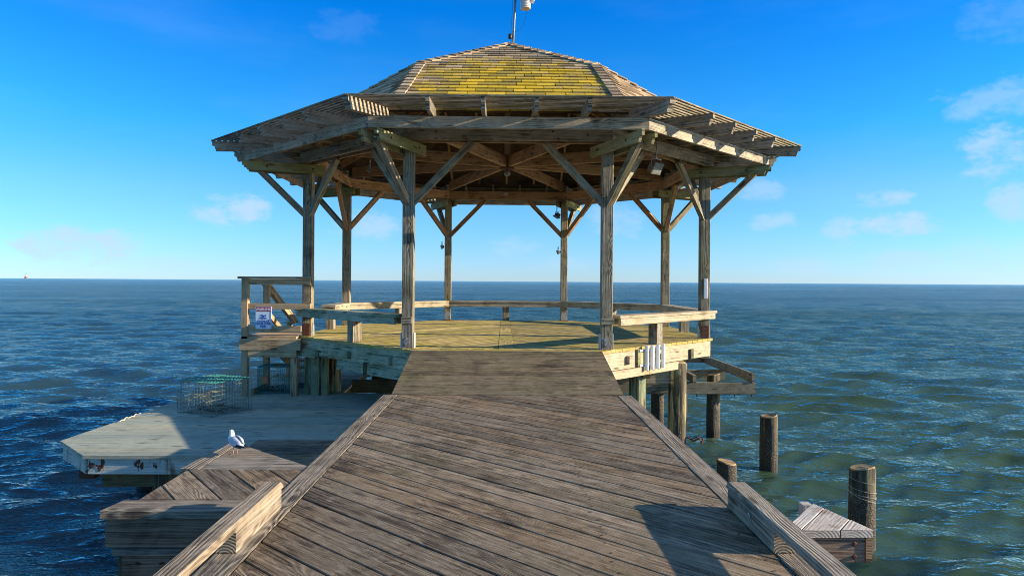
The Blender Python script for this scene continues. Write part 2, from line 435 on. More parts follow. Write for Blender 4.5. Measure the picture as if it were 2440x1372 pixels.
M['ggrey'] = plain('gull_grey', (0.42, 0.45, 0.5), 0.8, 0, 0.25, 80)
M['gblack'] = plain('gull_black', (0.015, 0.015, 0.018), 0.7)
M['gleg'] = plain('gull_leg', (0.55, 0.25, 0.18), 0.6)
M['brick'] = plain('lighthouse_brick', (0.3, 0.12, 0.09), 0.8)
M['lwhite'] = plain('lighthouse_white', (0.85, 0.85, 0.82), 0.7)
M['lroof'] = plain('lighthouse_roof', (0.06, 0.07, 0.08), 0.6)
M['scale'] = plain('fish_scale_white', (0.6, 0.6, 0.56), 0.6)

# water
def water_mat():
    m, t, b = new_mat('sea_water')
    pos = t.node('ShaderNodeNewGeometry').outputs['Position']
    x, y, z = t.sep(pos)
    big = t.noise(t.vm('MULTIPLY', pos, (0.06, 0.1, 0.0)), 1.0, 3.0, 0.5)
    # green of sunlit water at right, sky blue at left and far, painted into colour
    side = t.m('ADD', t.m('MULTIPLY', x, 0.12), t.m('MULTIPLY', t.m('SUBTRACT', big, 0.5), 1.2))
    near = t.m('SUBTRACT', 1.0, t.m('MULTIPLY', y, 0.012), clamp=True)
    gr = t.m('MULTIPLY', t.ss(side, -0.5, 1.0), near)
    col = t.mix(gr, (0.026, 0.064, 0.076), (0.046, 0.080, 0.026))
    def ridge(ang, sx, sy, off):
        p = t.vm('ADD', pos, (off, off * 1.7, 0))
        a_, b_ = math.cos(ang), math.sin(ang)
        px, py, _ = t.sep(p)
        X_ = t.m('ADD', t.m('MULTIPLY', px, a_ * sx), t.m('MULTIPLY', py, b_ * sx))
        Y_ = t.m('SUBTRACT', t.m('MULTIPLY', py, a_ * sy), t.m('MULTIPLY', px, b_ * sy))
        n = t.noise(t.comb(X_, Y_), 1.0, 3.0, 0.55, 0.25)
        return t.m('SUBTRACT', 1.0, t.m('ABSOLUTE', t.m('MULTIPLY', t.m('SUBTRACT', n, 0.5), 3.2)))
    w1 = t.m('ADD', t.m('ADD', t.m('MULTIPLY', ridge(0.22, 1.1, 3.6, 3.0), 0.55), t.m('MULTIPLY', ridge(-0.3, 1.7, 5.5, 11.0), 0.36)), t.m('MULTIPLY', ridge(0.05, 4.0, 11.0, 23.0), 0.13))
    w2 = t.noise(t.vm('MULTIPLY', t.vm('ADD', pos, (5, 3, 0)), (0.42, 1.5, 1.0)), 1.0, 5.0, 0.66, 0.2)
    bp1 = t.node('ShaderNodeBump')
    bp1.inputs['Strength'].default_value = 1.0
    bp1.inputs['Distance'].default_value = 0.075
    t.put(bp1.inputs['Height'], w1)
    bp = t.node('ShaderNodeBump')
    bp.inputs['Strength'].default_value = 1.0
    dist = t.node('ShaderNodeVectorMath', operation='LENGTH')
    t.put(dist.inputs[0], pos)
    gust = t.ss(t.noise(t.vm('MULTIPLY', pos, (0.012, 0.05, 0.0)), 1.0, 4.0, 0.6), 0.35, 0.65, 0.55, 1.25)
    t.put(bp.inputs['Distance'], t.m('MULTIPLY', t.ss(dist.outputs['Value'], 8.0, 60.0, 0.0, 0.42), gust))
    t.put(bp.inputs['Height'], w2)
    t.put(bp.inputs['Normal'], bp1.outputs[0])
    # diffuse body carrying that painted tint, and a rippled reflecting skin over it
    m.node_tree.nodes.remove(b)
    df = t.node('ShaderNodeBsdfDiffuse')
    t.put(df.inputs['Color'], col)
    gl = t.node('ShaderNodeBsdfGlossy')
    gl.inputs['Color'].default_value = (1, 0.94, 0.86, 1)
    t.put(gl.inputs['Roughness'], t.ss(dist.outputs['Value'], 10.0, 150.0, 0.07, 0.18))
    t.put(gl.inputs['Normal'], bp.outputs[0])
    fr = t.node('ShaderNodeFresnel')
    fr.inputs['IOR'].default_value = 1.34
    t.put(fr.inputs['Normal'], bp.outputs[0])
    mx = t.node('ShaderNodeMixShader')
    t.put(mx.inputs[0], fr.outputs[0])
    t.l.new(df.outputs[0], mx.inputs[1])
    t.l.new(gl.outputs[0], mx.inputs[2])
    t.l.new(mx.outputs[0], m.node_tree.nodes['Material Output'].inputs['Surface'])
    return m


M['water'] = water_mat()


# ------------------------------------------------------------------ mesh helpers
def uclip(poly, a, b, c):
    """keep the part of a 2D polygon where a*x+b*y<=c"""
    out = []
    n = len(poly)
    for i in range(n):
        p, q = poly[i], poly[(i + 1) % n]
        dp, dq = a * p[0] + b * p[1] - c, a * q[0] + b * q[1] - c
        if dp <= 0:
            out.append(p)
        if (dp < 0 < dq) or (dq < 0 < dp):
            k = dp / (dp - dq)
            out.append((p[0] + (q[0] - p[0]) * k, p[1] + (q[1] - p[1]) * k))
    return out


def parea(p):
    return 0.5 * sum(p[i][0] * p[(i + 1) % len(p)][1] - p[(i + 1) % len(p)][0] * p[i][1] for i in range(len(p)))


class MB:
    def __init__(s):
        s.v, s.f, s.uv, s.c = [], [], [], []

    def face(s, idx, uvs, col):
        s.f.append(idx)
        s.uv.extend(uvs)
        s.c.extend([col] * len(idx))

    def board(s, p0, p1, w, t, up=(0, 0, 1), clip0=None, clip1=None, ch=0.003, sag=0.0):
        """a sawn board from p0 to p1, w wide across, t thick along up; clip = (normal, point) cuts an end"""
        p0, p1 = Vector(p0), Vector(p1)
        d = (p1 - p0).normalized()
        L = (p1 - p0).length
        upn = Vector(up)
        side = d.cross(upn)
        if side.length < 1e-4:
            side = d.cross(Vector((0, 1, 0)))
        side.normalize()
        upn = side.cross(d).normalized()
        hw, ht = w / 2, t / 2
        prof = [(-hw + ch, -ht), (hw - ch, -ht), (hw, -ht + ch), (hw, ht - ch), (hw - ch, ht), (-hw + ch, ht), (-hw, ht - ch), (-hw, -ht + ch)]
        segs = max(1, int(L / 1.2)) if sag else 1
        per = [0.0]
        for i in range(8):
            a, b = prof[i], prof[(i + 1) % 8]
            per.append(per[-1] + math.hypot(a[0] - b[0], a[1] - b[1]))
        u0, v0 = rnd.uniform(0, 40), rnd.uniform(0, 40)
        col = (rnd.random(), rnd.random(), rnd.random(), 0.0)
        base = len(s.v)
        us = []
        for k in range(segs + 1):
            c = p0 + d * (L * k / segs)
            off = upn * (rnd.uniform(-sag, sag)) if sag and 0 < k < segs else Vector()
            for (a, b) in prof:
                q = c + side * a + upn * b + off
                clip = clip0 if k == 0 else (clip1 if k == segs else None)
                if clip is not None:
                    n, pt = Vector(clip[0]), Vector(clip[1])
                    den = n.dot(d)
                    if abs(den) > 1e-5:
                        q = q + d * (n.dot(pt - q) / den)
                s.v.append(q)
                us.append((q - p0).dot(d))
        for k in range(segs):
            for i in range(8):
                j = (i + 1) % 8
                a, b, c2, e = base + k * 8 + i, base + k * 8 + j, base + (k + 1) * 8 + j, base + (k + 1) * 8 + i
                s.face([a, b, c2, e], [(u0 + us[a - base], v0 + per[i]), (u0 + us[b - base], v0 + per[i + 1]),
                                       (u0 + us[c2 - base], v0 + per[i + 1]), (u0 + us[e - base], v0 + per[i])], col)
        ce = (col[0], col[1], col[2], 1.0)
        s.face([base + i for i in reversed(range(8))], [(0.5 + p[0], 0.5 + p[1]) for p in reversed(prof)], ce)
        s.face([base + segs * 8 + i for i in range(8)], [(0.5 + p[0], 0.5 + p[1]) for p in prof], ce)

    def box(s, x0, x1, y0, y1, z0, z1, axis='x', ch=0.002):
        cx, cy, cz = (x0 + x1) / 2, (y0 + y1) / 2, (z0 + z1) / 2
        if axis == 'x':
            s.board((x0, cy, cz), (x1, cy, cz), y1 - y0, z1 - z0, ch=ch)
        elif axis == 'y':
            s.board((cx, y0, cz), (cx, y1, cz), x1 - x0, z1 - z0, ch=ch)
        else:
            s.board((cx, cy, z0), (cx, cy, z1), x1 - x0, y1 - y0, up=(0, 1, 0), ch=ch)

    def prism(s, poly, ztop, t, ang=0.0, lift=None):
        """a flat plank with any outline; ztop is a number or f(x,y); ang = grain direction"""
        if len(poly) < 3: return
        if parea(poly) < 0: poly = poly[::-1]
        # drop doubled points
        q = []
        for p in poly:
            if not q or math.hypot(p[0] - q[-1][0], p[1] - q[-1][1]) > 1e-4: q.append(p)
        if len(q) > 2 and math.hypot(q[0][0] - q[-1][0], q[0][1] - q[-1][1]) < 1e-4: q.pop()
        poly = q
        if len(poly) < 3 or parea(poly) < 1e-4: return
        zf = ztop if callable(ztop) else (lambda x, y: ztop)
        u0, v0 = rnd.uniform(0, 40), rnd.uniform(0, 40)
        ca, sa = math.cos(ang), math.sin(ang)
        col = (rnd.random(), rnd.random(), rnd.random(), 0.0)
        j = lift if lift is not None else rnd.uniform(-0.0015, 0.0015)
        b = len(s.v)
        n = len(poly)
        UV = lambda p: (u0 + p[0] * ca + p[1] * sa, v0 - p[0] * sa + p[1] * ca)
        c = 0.003
        cen = (sum(p[0] for p in poly) / n, sum(p[1] for p in poly) / n)
        # inset top ring for a worn arris
        def inset(p):
            dx_, dy_ = cen[0] - p[0], cen[1] - p[1]
            l = math.hypot(dx_, dy_) or 1
            # move across the grain only
            px_, py_ = -sa, ca
            k = dx_ * px_ + dy_ * py_
            sgn = 1 if k > 0 else -1
            m_ = min(abs(k), c)
            return (p[0] + px_ * sgn * m_, p[1] + py_ * sgn * m_)
        top = [inset(p) for p in poly]
        for p in top: s.v.append(Vector((p[0], p[1], zf(*p) + j)))
        for p in poly: s.v.append(Vector((p[0], p[1], zf(*p) + j - c)))
        for p in poly: s.v.append(Vector((p[0], p[1], zf(*p) + j - t)))
        s.face([b + i for i in range(n)], [UV(p) for p in top], col)
        s.face([b + 2 * n + i for i in reversed(range(n))], [UV(p) for p in reversed(poly)], col)
        for lay in (0, 1):
            for i in range(n):
                k = (i + 1) % n
                e = (poly[k][0] - poly[i][0], poly[k][1] - poly[i][1])
                el_ = math.hypot(*e) or 1
                across = abs(e[0] * ca + e[1] * sa) / el_ < 0.75 and lay == 1
                a_, b_, c_, d_ = b + lay * n + i, b + (lay + 1) * n + i, b + (lay + 1) * n + k, b + lay * n + k
                h = 0.0 if lay == 0 else t
                if across:
                    ue = e[0] * -sa + e[1] * ca
                    s.face([a_, b_, c_, d_], [(0.47, 0.5), (0.47, 0.5 - h), (0.47 + abs(ue), 0.5 - h), (0.47 + abs(ue), 0.5)], (col[0], col[1], col[2], 1.0))
                else:
                    A, B = UV(poly[i]), UV(poly[k])
                    s.face([a_, b_, c_, d_], [A, (A[0], A[1] + h), (B[0], B[1] + h), B], col)

    def planks(s, poly, ang, w, gap, ztop, t, off=0.0, joints=None):
        """fill a convex outline with planks that run along ang"""
        px, py = -math.sin(ang), math.cos(ang)
        ds = [p[0] * px + p[1] * py for p in poly]
        lo = math.floor((min(ds) - off) / (w + gap))
        hi = math.ceil((max(ds) - off) / (w + gap))
        for k in range(lo, hi):
            a = off + k * (w + gap)
            q = uclip(poly, px, py, a + w + rnd.uniform(-0.0012, 0.0012))
            if len(q) > 2: q = uclip(q, -px, -py, -a)
            if len(q) < 3 or abs(parea(q)) < 1e-3: continue
            if joints and rnd.random() < joints:
                cx, cy = math.cos(ang), math.sin(ang)
                us = [p[0] * cx + p[1] * cy for p in q]
                c = rnd.uniform(min(us) + 0.3 * (max(us) - min(us)), max(us) - 0.3 * (max(us) - min(us)))
                s.prism(uclip(q, cx, cy, c - 0.0015), ztop, t, ang)
                s.prism(uclip(q, -cx, -cy, -c - 0.0015), ztop, t, ang)
            else:
                s.prism(q, ztop, t, ang)

    def profile(s, pts, org, ax, ay, th):
        """extrude a side profile (list of (a,b)) lying in plane org+a*ax+b*ay to thickness th about the plane"""
        org, ax, ay = Vector(org), Vector(ax).normalized(), Vector(ay).normalized()
        nn = ax.cross(ay).normalized()
        if parea(pts) < 0: pts = pts[::-1]
        n = len(pts)
        b = len(s.v)
        u0, v0 = rnd.uniform(0, 40), rnd.uniform(0, 40)
        col = (rnd.random(), rnd.random(), rnd.random(), 0.0)
        for sg in (1, -1):
            for p in pts: s.v.append(org + ax * p[0] + ay * p[1] + nn * (sg * th / 2))
        s.face([b + i for i in range(n)], [(u0 + p[0], v0 + p[1]) for p in pts], col)
        s.face([b + n + i for i in reversed(range(n))], [(u0 + p[0], v0 + 1 + p[1]) for p in reversed(pts)], col)
        for i in range(n):
            k = (i + 1) % n
            e = (pts[k][0] - pts[i][0], pts[k][1] - pts[i][1])
            endf = abs(e[0]) < abs(e[1])
            c2 = (col[0], col[1], col[2], 1.0 if endf else 0.0)
            if endf:
                uvs = [(0.48, 0.45 + pts[i][1] % 1 * 0), (0.52, 0.45), (0.52, 0.45 + abs(e[1])), (0.48, 0.45 + abs(e[1]))]
                s.face([b + i, b + n + i, b + n + k, b + k], [(0.48, 0.4), (0.52, 0.4), (0.52, 0.4 + abs(e[1])), (0.48, 0.4 + abs(e[1]))], c2)
            else:
                s.face([b + i, b + n + i, b + n + k, b + k], [(u0 + pts[i][0], v0 + 2), (u0 + pts[i][0], v0 + 2 + th), (u0 + pts[k][0], v0 + 2 + th), (u0 + pts[k][0], v0 + 2)], c2)

    def tube(s, pts, r, n=6, caps=True):
        pts = [Vector(p) for p in pts]
        rs = r if isinstance(r, (list, tuple)) else [r] * len(pts)
        b = len(s.v)
        col = (rnd.random(), rnd.random(), rnd.random(), 0.0)
        ref = None
        L = 0.0
        for i, p in enumerate(pts):
            d = (pts[min(i + 1, len(pts) - 1)] - pts[max(i - 1, 0)]).normalized()
            if ref is None:
                ref = d.orthogonal().normalized()
            a = (ref - d * ref.dot(d)).normalized()
            ref = a
            c = d.cross(a)
            for k in range(n):
                th = 2 * math.pi * k / n
                s.v.append(p + a * (math.cos(th) * rs[i]) + c * (math.sin(th) * rs[i]))
        for i in range(len(pts) - 1):
            for k in range(n):
                j = (k + 1) % n
                s.face([b + i * n + k, b + i * n + j, b + (i + 1) * n + j, b + (i + 1) * n + k], [(i * .1, k * .1), (i * .1, k * .1 + .1), (i * .1 + .1, k * .1 + .1), (i * .1 + .1, k * .1)], col)
        if caps:
            s.face([b + k for k in reversed(range(n))], [(0.5, 0.5)] * n, col)
            s.face([b + (len(pts) - 1) * n + k for k in range(n)], [(0.5, 0.5)] * n, col)

    def lathe(s, org, prof, n=20):
        """prof: list of (r,z)"""
        b = len(s.v)
        o = Vector(org)
        for (r, z) in prof:
            for k in range(n):
                th = 2 * math.pi * k / n
                s.v.append(o + Vector((r * math.cos(th), r * math.sin(th), z)))
        for i in range(len(prof) - 1):
            for k in range(n):
                j = (k + 1) % n
                s.face([b + i * n + k, b + i * n + j, b + (i + 1) * n + j, b + (i + 1) * n + k], [(0, 0), (0.1, 0), (0.1, 0.1), (0, 0.1)], (.5, .5, .5, 0))
        s.face([b + k for k in reversed(range(n))], [(0.5, 0.5)] * n, (.5, .5, .5, 0))
        s.face([b + (len(prof) - 1) * n + k for k in range(n)], [(0.5, 0.5)] * n, (.5, .5, .5, 0))

    def build(s, name, mat, parent=None, smooth=False):
        me = bpy.data.meshes.new(name)
        org = origin_of(parent) if parent else Vector()
        me.from_pydata([tuple(v - org) for v in s.v], [], s.f)
        uvl = me.uv_layers.new(name='UVMap')
        uvl.data.foreach_set('uv', [c for p in s.uv for c in p])
        ca = me.color_attributes.new(name='bd', type='FLOAT_COLOR', domain='CORNER')
        ca.data.foreach_set('color', [c for p in s.c for c in p])
        me.materials.append(mat)
        if smooth:
            me.polygons.foreach_set('use_smooth', [True] * len(me.polygons))
        me.update()
        o = bpy.data.objects.new(name, me)
        COL.objects.link(o)
        if parent: o.parent = parent
        return o


def origin_of(o):
    p = Vector()
    while o is not None:
        p += Vector(o.location)
        o = o.parent
    return p


def tag(o, label=None, cat=None, group=None, kind=None):
    if label: o['label'] = label
    if cat: o['category'] = cat
    if group: o['group'] = group
    if kind: o['kind'] = kind
    return o


def thing(name, label, cat, loc=(0, 0, 0), group=None):
    o = bpy.data.objects.new(name, None)
    COL.objects.link(o)
    o.location = loc
    return tag(o, label, cat, group)


def add_pile(m, x, y, r, z0, z1, lean=(0, 0), n=64, seed=0, tilt=0.0):
    rr = random.Random(seed)
    ph = [rr.uniform(0, 6.28) for _ in range(6)]
    rows = 26
    chk = [(rr.uniform(0, 6.28), rr.uniform(.05, .1), rr.uniform(.04, .11), rr.uniform(0, 1), rr.uniform(.25, .7)) for _ in range(9)]
    b = len(m.v)
    for i in range(rows + 1):
        f = i / rows
        z = z0 + (z1 - z0) * f
        for k in range(n):
            th = 2 * math.pi * k / n
            q = r * (1.04 - 0.08 * f) * (1 + 0.03 * math.sin(2 * th + ph[0]) + 0.018 * math.sin(3 * th + ph[1] + 1.5 * f) + 0.012 * math.sin(7 * th + ph[2]) + 0.02 * math.sin(5 * th + 9 * f + ph[5]) * math.sin(7 * f + ph[0]))
            for (ca_, cw_, cd_, cf_, cl_) in chk:
                da = (th - ca_ - .15 * math.sin(3 * f + ca_) + math.pi) % (2 * math.pi) - math.pi
                q -= r * cd_ * math.exp(-(da / cw_) ** 2) * max(0.0, 1 - abs(f - cf_) / cl_)
            q *= 1 + rr.uniform(-.006, .006)
            zz = z
            if i == rows: zz += 0.004 * math.sin(th * 2 + ph[3]) + tilt * math.cos(th + ph[4])
            m.v.append(Vector((x + lean[0] * (f - 1) + q * math.cos(th), y + lean[1] * (f - 1) + q * math.sin(th), zz)))
    for i in range(rows):
        for k in range(n):
            j = (k + 1) % n
            m.face([b + i * n + k, b + i * n + j, b + (i + 1) * n + j, b + (i + 1) * n + k], [(0, 0)] * 4, (.5, .5, .5, 0))


def pile_top(m, x, y, r, z, seed=0, tilt=0.0, n=28):
    rr = random.Random(seed)
    ph = [rr.uniform(0, 6.28) for _ in range(6)]
    b = len(m.v)
    for q_ in (0.93, 0.55):
        for k in range(n):
            th = 2 * math.pi * k / n
            q = r * 0.96 * q_ * (1 + 0.03 * math.sin(2 * th + ph[0]) + 0.018 * math.sin(3 * th + ph[1] + 1.5) + 0.012 * math.sin(7 * th + ph[2]))
            m.v.append(Vector((x + q * math.cos(th), y + q * math.sin(th), z + 0.014 + 0.004 * math.sin(th * 2 + ph[3]) * q_ + tilt * math.cos(th + ph[4]) * q_ - (0.006 if q_ < .9 else 0))))
    outer0 = len(m.v)
    for k in range(n):
        th = 2 * math.pi * k / n
        q = r * 0.96 * (1 + 0.03 * math.sin(2 * th + ph[0]) + 0.018 * math.sin(3 * th + ph[1] + 1.5) + 0.012 * math.sin(7 * th + ph[2]))
        m.v.append(Vector((x + q * math.cos(th), y + q * math.sin(th), z - 0.001 + 0.004 * math.sin(th * 2 + ph[3]) + tilt * math.cos(th + ph[4]))))
    uv = lambda i: (0.5 + m.v[i].x - x, 0.44 + m.v[i].y - y)
    for k in range(n):
        j = (k + 1) % n
        for idx in ([outer0 + k, outer0 + j, b + j, b + k], [b + k, b + j, b + n + j, b + n + k]):
            m.face(idx, [uv(i) for i in idx], (.7, .5, .5, 1.0))
    idx = [b + n + k for k in range(n)]
    m.face(idx, [uv(i) for i in idx], (.7, .5, .5, 1.0))


M['endgrain'] = wood('pile_end_grain', (0.08, 0.05, 0.022), (0.28, 0.195, 0.09), (0.48, 0.36, 0.19), stain_amt=0.4, crack=0, rust=0.2)

# ------------------------------------------------------------------ water and seabed
WZ = -1.79
def build_water():
    rs = [3.0]
    while rs[-1] < 9000:
        rs.append(rs[-1] + max(0.05, rs[-1] * 0.0062))
    rs = np.array(rs)
    th = np.radians(np.arange(-122.0, 122.01, 0.30)) + math.pi / 2
    nr, nt_ = len(rs), len(th)
    RR, TT = np.meshgrid(rs, th, indexing='ij')
    X = RR * np.cos(TT)
    Y = RR * np.sin(TT) + 1.0
    Z = np.zeros_like(X)
    DX = np.zeros_like(X)
    DY = np.zeros_like(X)
    spac = np.maximum(0.05, RR * 0.0062)
    g = np.random.RandomState(4)
    N = 130
    lam = np.exp(g.uniform(math.log(0.26), math.log(6.0), N))
    for l in lam:
        k = 2 * math.pi / l
        a0 = -math.pi / 2 + g.choice([-0.16, 0.2]) + g.normal(0, 0.30 if l > 0.8 else 0.42)
        slope = (0.050 if l < 0.8 else 0.046) if l < 1.2 else 0.046 * (1.2 / l) ** 1.3
        amp = slope / k
        att = np.clip((l / spac - 2.2) / 2.0, 0, 1)
        # slow gusts change each wave train's height from place to place
        gx, gy, gp = g.uniform(-.25, .25), g.uniform(-.25, .25), g.uniform(0, 6.28)
        env = 0.55 + 0.65 * (0.5 + 0.5 * np.sin(X * gx + Y * gy + gp))
        phs = k * (X * math.cos(a0) + Y * math.sin(a0)) + g.uniform(0, 6.28)
        A = amp * att * env
        Z += A * np.sin(phs)
        q = 0.75
        c = np.cos(phs)
        DX += q * A * c * math.cos(a0)
        DY += q * A * c * math.sin(a0)
    X += DX
    Y += DY
    V = np.stack([X, Y, Z + WZ], -1).reshape(-1, 3).astype(np.float32)
    i = np.arange(nr - 1)[:, None] * nt_ + np.arange(nt_ - 1)[None, :]
    F = np.stack([i, i + nt_, i + nt_ + 1, i + 1], -1).reshape(-1, 4)
    # centre fan patch closed with a simple disc a little below
    me = bpy.data.meshes.new('sea')
    me.vertices.add(len(V))
    me.vertices.foreach_set('co', V.ravel())
    nf = len(F)
    me.loops.add(nf * 4)
    me.loops.foreach_set('vertex_index', F.ravel().astype(np.int32))
    me.polygons.add(nf)
    me.polygons.foreach_set('loop_start', np.arange(0, nf * 4, 4, dtype=np.int32))
    me.polygons.foreach_set('loop_total', np.full(nf, 4, dtype=np.int32))
    me.polygons.foreach_set('use_smooth', np.ones(nf, dtype=bool))
    me.update(calc_edges=True)
    me.validate()
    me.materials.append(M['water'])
    o = bpy.data.objects.new('sea', me)
    COL.objects.link(o)
    tag(o, 'blue green choppy sea water reaching the horizon', 'water', kind='structure')


build_water()
SB = MB()
SB.v = [Vector(p) for p in ((-9000, -9000, -4.2), (9000, -9000, -4.2), (9000, 9000, -4.2), (-9000, 9000, -4.2))]
SB.face([0, 1, 2, 3], [(0, 0), (1, 0), (1, 1), (0, 1)], (.5, .5, .5, 0))
tag(SB.build('seabed', plain('seabed_sand', (0.04, 0.06, 0.03), 0.9)), 'dark sandy seabed below the water', 'seabed', kind='structure')

# ------------------------------------------------------------------ gazebo
CX, CY = 0.05, 11.46
def P(r, deg, z=0.0):
    return Vector((CX + r * math.cos(R(deg)), CY + r * math.sin(R(deg)), z))
K = math.cos(R(22.5))
POSTS = [22.5 + 45 * k for k in range(8)]        # 22.5 67.5 112.5 157.5 202.5 247.5 292.5 337.5
SIDES = [45 * k for k in range(8)]
RP = 3.0 / K

gz = thing('gazebo', 'octagonal weathered wooden gazebo with yellow lichen on its shingle roof', 'gazebo', (CX, CY, 0))

# floor: chevron boards either side of a centre plank
octo = [tuple(P(3.12 / K, a)[:2]) for a in POSTS]
m = MB()
left = uclip(octo, 1, 0, -0.064)
right = uclip(octo, -1, 0, -0.136)
m.planks(left, R(50), 0.136, 0.009, 0.0, 0.036, off=0.03)
m.planks(right, R(130), 0.136, 0.009, 0.0, 0.036, off=0.05)
y_ = CY - 3.12
while y_ < CY + 3.12 - 0.05:
    L_ = rnd.uniform(1.1, 1.9)
    m.prism([(-0.060, y_), (0.132, y_), (0.132, min(y_ + L_, CY + 3.118)), (-0.060, min(y_ + L_, CY + 3.118))], 0.001, 0.036, R(90))
    y_ += L_ + 0.004
m.prism([(CX - 1.29, 8.336), (CX + 1.29, 8.336), (CX + 1.155, 8.20), (CX - 1.155, 8.20)], -0.002, 0.036, 0.0)
m.build('floor', M['deck'], gz)

# floor framing
m = MB()
for yy in np.arange(8.7, 14.4, 0.6):
    hx = min(3.0, 3.0 / math.tan(R(67.5)) + (3.0 - abs(yy - CY))) if abs(yy - CY) < 3.0 else 0
    m.board((CX - hx, yy, -0.135), (CX + hx, yy, -0.135), 0.038, 0.19)
for xx in (-1.8, 0.05, 1.9):
    m.board((xx, 8.9, -0.335), (xx, 14.0, -0.335), 0.09, 0.19)
m.build('floor_frame', M['under'], gz)

# skirt boards
def skirt(a, b, z0, z1, mat, off=0.0, name='skirt_board'):
    m = MB()
    a, b = Vector((*a, 0)), Vector((*b, 0))
    d = (b - a).normalized()
    n = Vector((d.y, -d.x, 0))
    o_ = n * off + Vector((0, 0, (z0 + z1) / 2))
    m.board(a + o_, b + o_, 0.04, z1 - z0)
    return m.build(name, mat, gz)


for k, sd_ in enumerate(SIDES):
    p, q = P(3.08 / K, sd_ - 22.5), P(3.08 / K, sd_ + 22.5)
    if sd_ == 270: continue
    if sd_ == 315: p = Vector((1.205, 8.245, 0))
    if sd_ == 225: q = Vector((-1.105, 8.245, 0))
    d = (q - p).normalized()
    mat = M['skirt'] if sd_ in (315, 0) else M['skirtg']
    skirt((p - d * 0.0)[:2], (q - d * 0.018)[:2], -0.265, -0.037, mat)
# lower skirt boards
skirt((1.25, 8.30), (2.42, 9.47), -0.375, -0.268, M['skirt'], 0.045, 'lower_skirt_board')
skirt((-2.3, 9.45), (-1.15, 8.30), -0.40, -0.268, M['skirtg'], 0.01, 'lower_skirt_board')
def blockon(s0, s1, z0, z1, rightside=True, th=0.05, mat='skirt'):
    m = MB()
    if rightside:
        a = Vector((1.205 + s0 * .7071, 8.245 + s0 * .7071, 0)); b = Vector((1.205 + s1 * .7071, 8.245 + s1 * .7071, 0)); n = Vector((.7071, -.7071, 0))
    else:
        a = Vector((-1.105 - s0 * .7071, 8.245 + s0 * .7071, 0)); b = Vector((-1.105 - s1 * .7071, 8.245 + s1 * .7071, 0)); n = Vector((-.7071, -.7071, 0))
    o_ = n * (0.021 + th / 2) + Vector((0, 0, (z0 + z1) / 2))
    m.board(a + o_, b + o_, th, z1 - z0)
    m.build('skirt_block', M[mat], gz)
blockon(0.50, 0.60, -0.20, -0.10)
blockon(1.32, 1.40, -0.21, -0.12, th=0.02)
blockon(2.08, 2.15, -0.26, -0.12, th=0.03, mat='under')
blockon(0.72, 0.78, -0.30, -0.03, th=0.03, mat='outr')
blockon(0.40, 0.85, -0.22, -0.12, False, mat='skirtg')
blockon(1.35, 1.85, -0.22, -0.12, False, mat='skirtg')
blockon(2.2, 2.9, -0.29, -0.17, False, mat='skirtg')

# posts
for a in POSTS:
    m = MB()
    p = P(RP, a)
    m.board((p.x, p.y, -0.3), (p.x, p.y, 2.58), 0.14, 0.14, up=(0, 1, 0), ch=0.006)
    m.build('post', M['post'], gz)
# post feet
def plate(x0, x1, y0, y1, z0, z1, mat, name='post_bracket', round_top=False):
    m = MB()
    if round_top:
        cx = (x0 + x1) / 2
        hw = (x1 - x0) / 2
        pts = [(-hw, z0), (hw, z0), (hw, z1 - hw)] + [(hw * math.cos(t_), z1 - hw + hw * math.sin(t_)) for t_ in np.linspace(0.3, math.pi - 0.3, 7)] + [(-hw, z1 - hw)]
        m.profile(pts, (cx, (y0 + y1) / 2, 0), (1, 0, 0), (0, 0, 1), y1 - y0)
    else:
        m.box(x0, x1, y0, y1, z0, z1, 'z', ch=0.001)
    return m.build(name, mat, gz)
for a in (67.5, 112.5):
    p = P(RP, a)
    plate(p.x - .062, p.x + .062, p.y - .085, p.y - .073, 0.004, 0.19, M['steel'], round_top=True)
    plate(p.x - .085, p.x + .085, p.y - .1, p.y + .08, 0.002, 0.014, M['rust'], 'base_plate')
for a in (247.5, 292.5):
    p = P(RP, a)
    for sx in (-1, 1):
        plate(p.x + sx * .071 - .0 if sx > 0 else p.x - .086, p.x + .086 if sx > 0 else p.x - .071, p.y - .065, p.y + .06, 0.004, 0.19, M['padw'], 'post_pad')
    m = MB()
    m.board((p.x, p.y - .074, .06), (p.x, p.y - .082, .06), .05, .05, up=(1, 0, 1))
    m.board((p.x - .01, p.y - .074, .12), (p.x - .01, p.y - .08, .12), .045, .03)
    m.build('bolt_plate', M['steel'], gz)
for a in (202.5, 337.5):
    p = P(RP, a)
    plate(p.x - .05, p.x + .05, p.y - .085, p.y - .073, 0.004, 0.19, M['rust'], 'rusty_bracket')
    for sx in (-1, 1):
        m = MB()
        hw = .05
        pts = [(-hw, .004), (hw, .004), (hw, .13), (.03, .18), (0, .2), (-.03, .18), (-hw, .13)]
        m.profile(pts, (p.x + sx * .078, p.y, 0), (0, 1, 0), (0, 0, 1), .01)
        m.build('post_bracket', M['steel'], gz)

